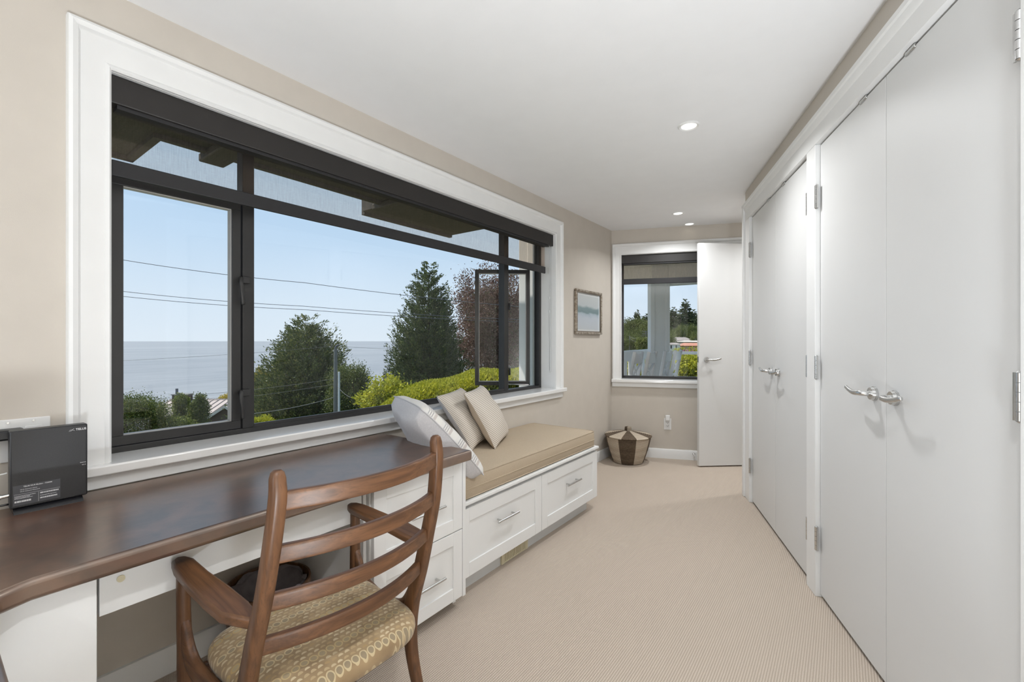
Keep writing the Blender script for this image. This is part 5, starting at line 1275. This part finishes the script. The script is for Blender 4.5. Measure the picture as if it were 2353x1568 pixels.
for k_, (px, side) in enumerate(((1428, 'far left'), (1441, 'left'), (1452, 'left of the ivy'), (1466, 'above the ivy'), (1478, 'right of the ivy'), (1492, 'behind the post'), (1534, 'just past the post'), (1548, 'over the white house'), (1569, 'over the tiled roof'), (1582, 'over the flat roof'), (1606, 'by the door edge'))):
    brd.append((px, 752 + rt2.uniform(-8, 10), 135 + rt2.uniform(-8, 12), 13 + rt2.uniform(-2, 4), 'broadleaf tree in the hillside row, ' + side))
for k_, (px, side) in enumerate(((1433, 'at the left frame'), (1450, 'behind the left street pole'), (1463, 'between the street poles'), (1490, 'beside the right street pole'), (1540, 'above the white house'))):
    brd.append((px, 774 + rt2.uniform(-4, 4), 98 + rt2.uniform(-3, 5), 11 + rt2.uniform(-1, 3), 'low roadside tree on the hillside ' + side))
s1_ = None
for px, yt, d, hw, lb in brd:
    q = far_tree(px, yt, d, hw, F_farb, lb, s1_, 'broad'); s1_ = s1_ or q
def far_house(name, px0, px1, yb, ye, yr, d, mw, mr, label, depth=8, wins=()):
    c_ = at((px0 + px1) / 2, 785, d); k = d / FPX; hw = (px1 - px0) / 2 * k
    r = empty(name, (c_.x, c_.y, at(0, yb, d).z - 1.0), YAW - R(17), label=label, cat='house', group='houses on the hillside')
    ze, zr = (yb - ye) * k + 1.0, (yb - yr) * k + 1.0
    box('wall', mw, -hw, hw, 0, depth, -1.0, ze, r)
    o_ = 0.35
    G().add([(-hw - o_, -o_, ze), (hw + o_, -o_, ze), (hw + o_, depth + o_, ze), (-hw - o_, depth + o_, ze), (-hw * 0.45, depth / 2, zr), (hw * 0.45, depth / 2, zr)], [(0, 1, 5, 4), (1, 2, 5), (2, 3, 4, 5), (3, 0, 4), (3, 2, 1, 0)]).build('roof', mr, r)
    for x0, x1, z0, z1 in wins:
        f_ = box('window', M_white_out, -hw + 2 * hw * x0, -hw + 2 * hw * x1, -0.06, 0.0, z0, z1, r); box('window_glass', M_darkglass, -hw + 2 * hw * x0 + 0.06, -hw + 2 * hw * x1 - 0.06, -0.08, -0.06, z0 + 0.06, z1 - 0.06, f_)
    return r
far_house('hillside_house', 1538, 1562, 806, 793, 789, 78, M_white_out, M_shingle, 'small white house at the left of the hillside group', 7, ((0.1, 0.3, 1.2, 1.9), (0.55, 0.75, 1.2, 1.9)))
far_house('hillside_house', 1558, 1625, 806, 796, 789.5, 86, M_peach, M_tile, 'low peach house with an orange tile roof', 8, ((0.08, 0.2, 0.6, 1.5), (0.28, 0.38, 0.6, 1.5)))
h3 = far_house('hillside_house', 1543, 1590, 793, 784, 776, 112, M_stucco, M_shingle, 'cream house with a grey-brown hipped roof higher up', 8)
box('chimney', M_stucco, 3.0, 3.6, 2, 2.6, 1.5, 3.4, h3)
far_house('hillside_house', 1556, 1630, 796, 787, 784, 100, M_stucco, M_stucco, 'long flat-roofed cream house behind the tiled roof', 7, ((0.2, 0.26, 0.5, 1.2),))
b0 = at(1582, 824, 40); bush('flowering_shrub', (b0.x, b0.y, b0.z - 0.8), 1.1, 0.9, 0.55, 130, 50, 0.15, 0.13, F_pink, 'mauve flowering shrub seen through the small window', 91, zc=0.8)
b0 = at(1578, 812, 55); bush('lawn_hedge', (b0.x, b0.y, b0.z - 0.6), 1.9, 0.9, 0.45, 150, 50, 0.16, 0.15, F_new, 'low bright hedge strip below the far houses', 92, cat='hedge', zc=0.6)
b0 = at(1590, 850, 14); bush('garden_hedge', (b0.x, b0.y, b0.z - 1.6), 0.75, 0.8, 0.40, 260, 70, 0.10, 0.075, F_new, 'bright yellow-green leafy hedge behind the bar stools', 93, cat='hedge', zc=1.6)
b0 = at(1478, 858, 13); bush('garden_hedge', (b0.x, b0.y, b0.z - 1.6), 0.80, 0.7, 0.32, 230, 70, 0.09, 0.07, F_new, 'yellow-green hedge seen between the left bar stools', 94, cat='hedge', zc=1.6)
b0 = at(1475, 790, 90); bush('ivy_bush', (b0.x, b0.y, b0.z - 2.2), 1.15, 1.15, 1.0, 130, 50, 0.2, 0.22, F_hedge, 'tall ivy-green bush by the street poles', 95, zc=2.2)
pA, tA = pole(1446.5, 95, 773, 0.10, M_pole, 'left street pole on the hillside', 'street_pole')
pB, tB = pole(1484.5, 92, 762, 0.10, M_pole, 'right street pole on the hillside', 'street_pole')
for zz in (-0.05, -0.5): G().obox((0, 0, tB.z - pB.location.z + zz), Vector((0.6, 0.5, 0)), Vector((0.04, -0.05, 0)), Vector((0, 0, 0.05))).build('cross_arm', M_pole, pB)
wire([(1446.5, 774, 95), (1484.5, 763, 92)], 0.028, 'upper drooping street wire on the hillside', 0.9, M_pole)
wire([(1446.5, 779, 95), (1484.5, 766, 92)], 0.028, 'lower drooping street wire on the hillside', 1.1, M_pole)
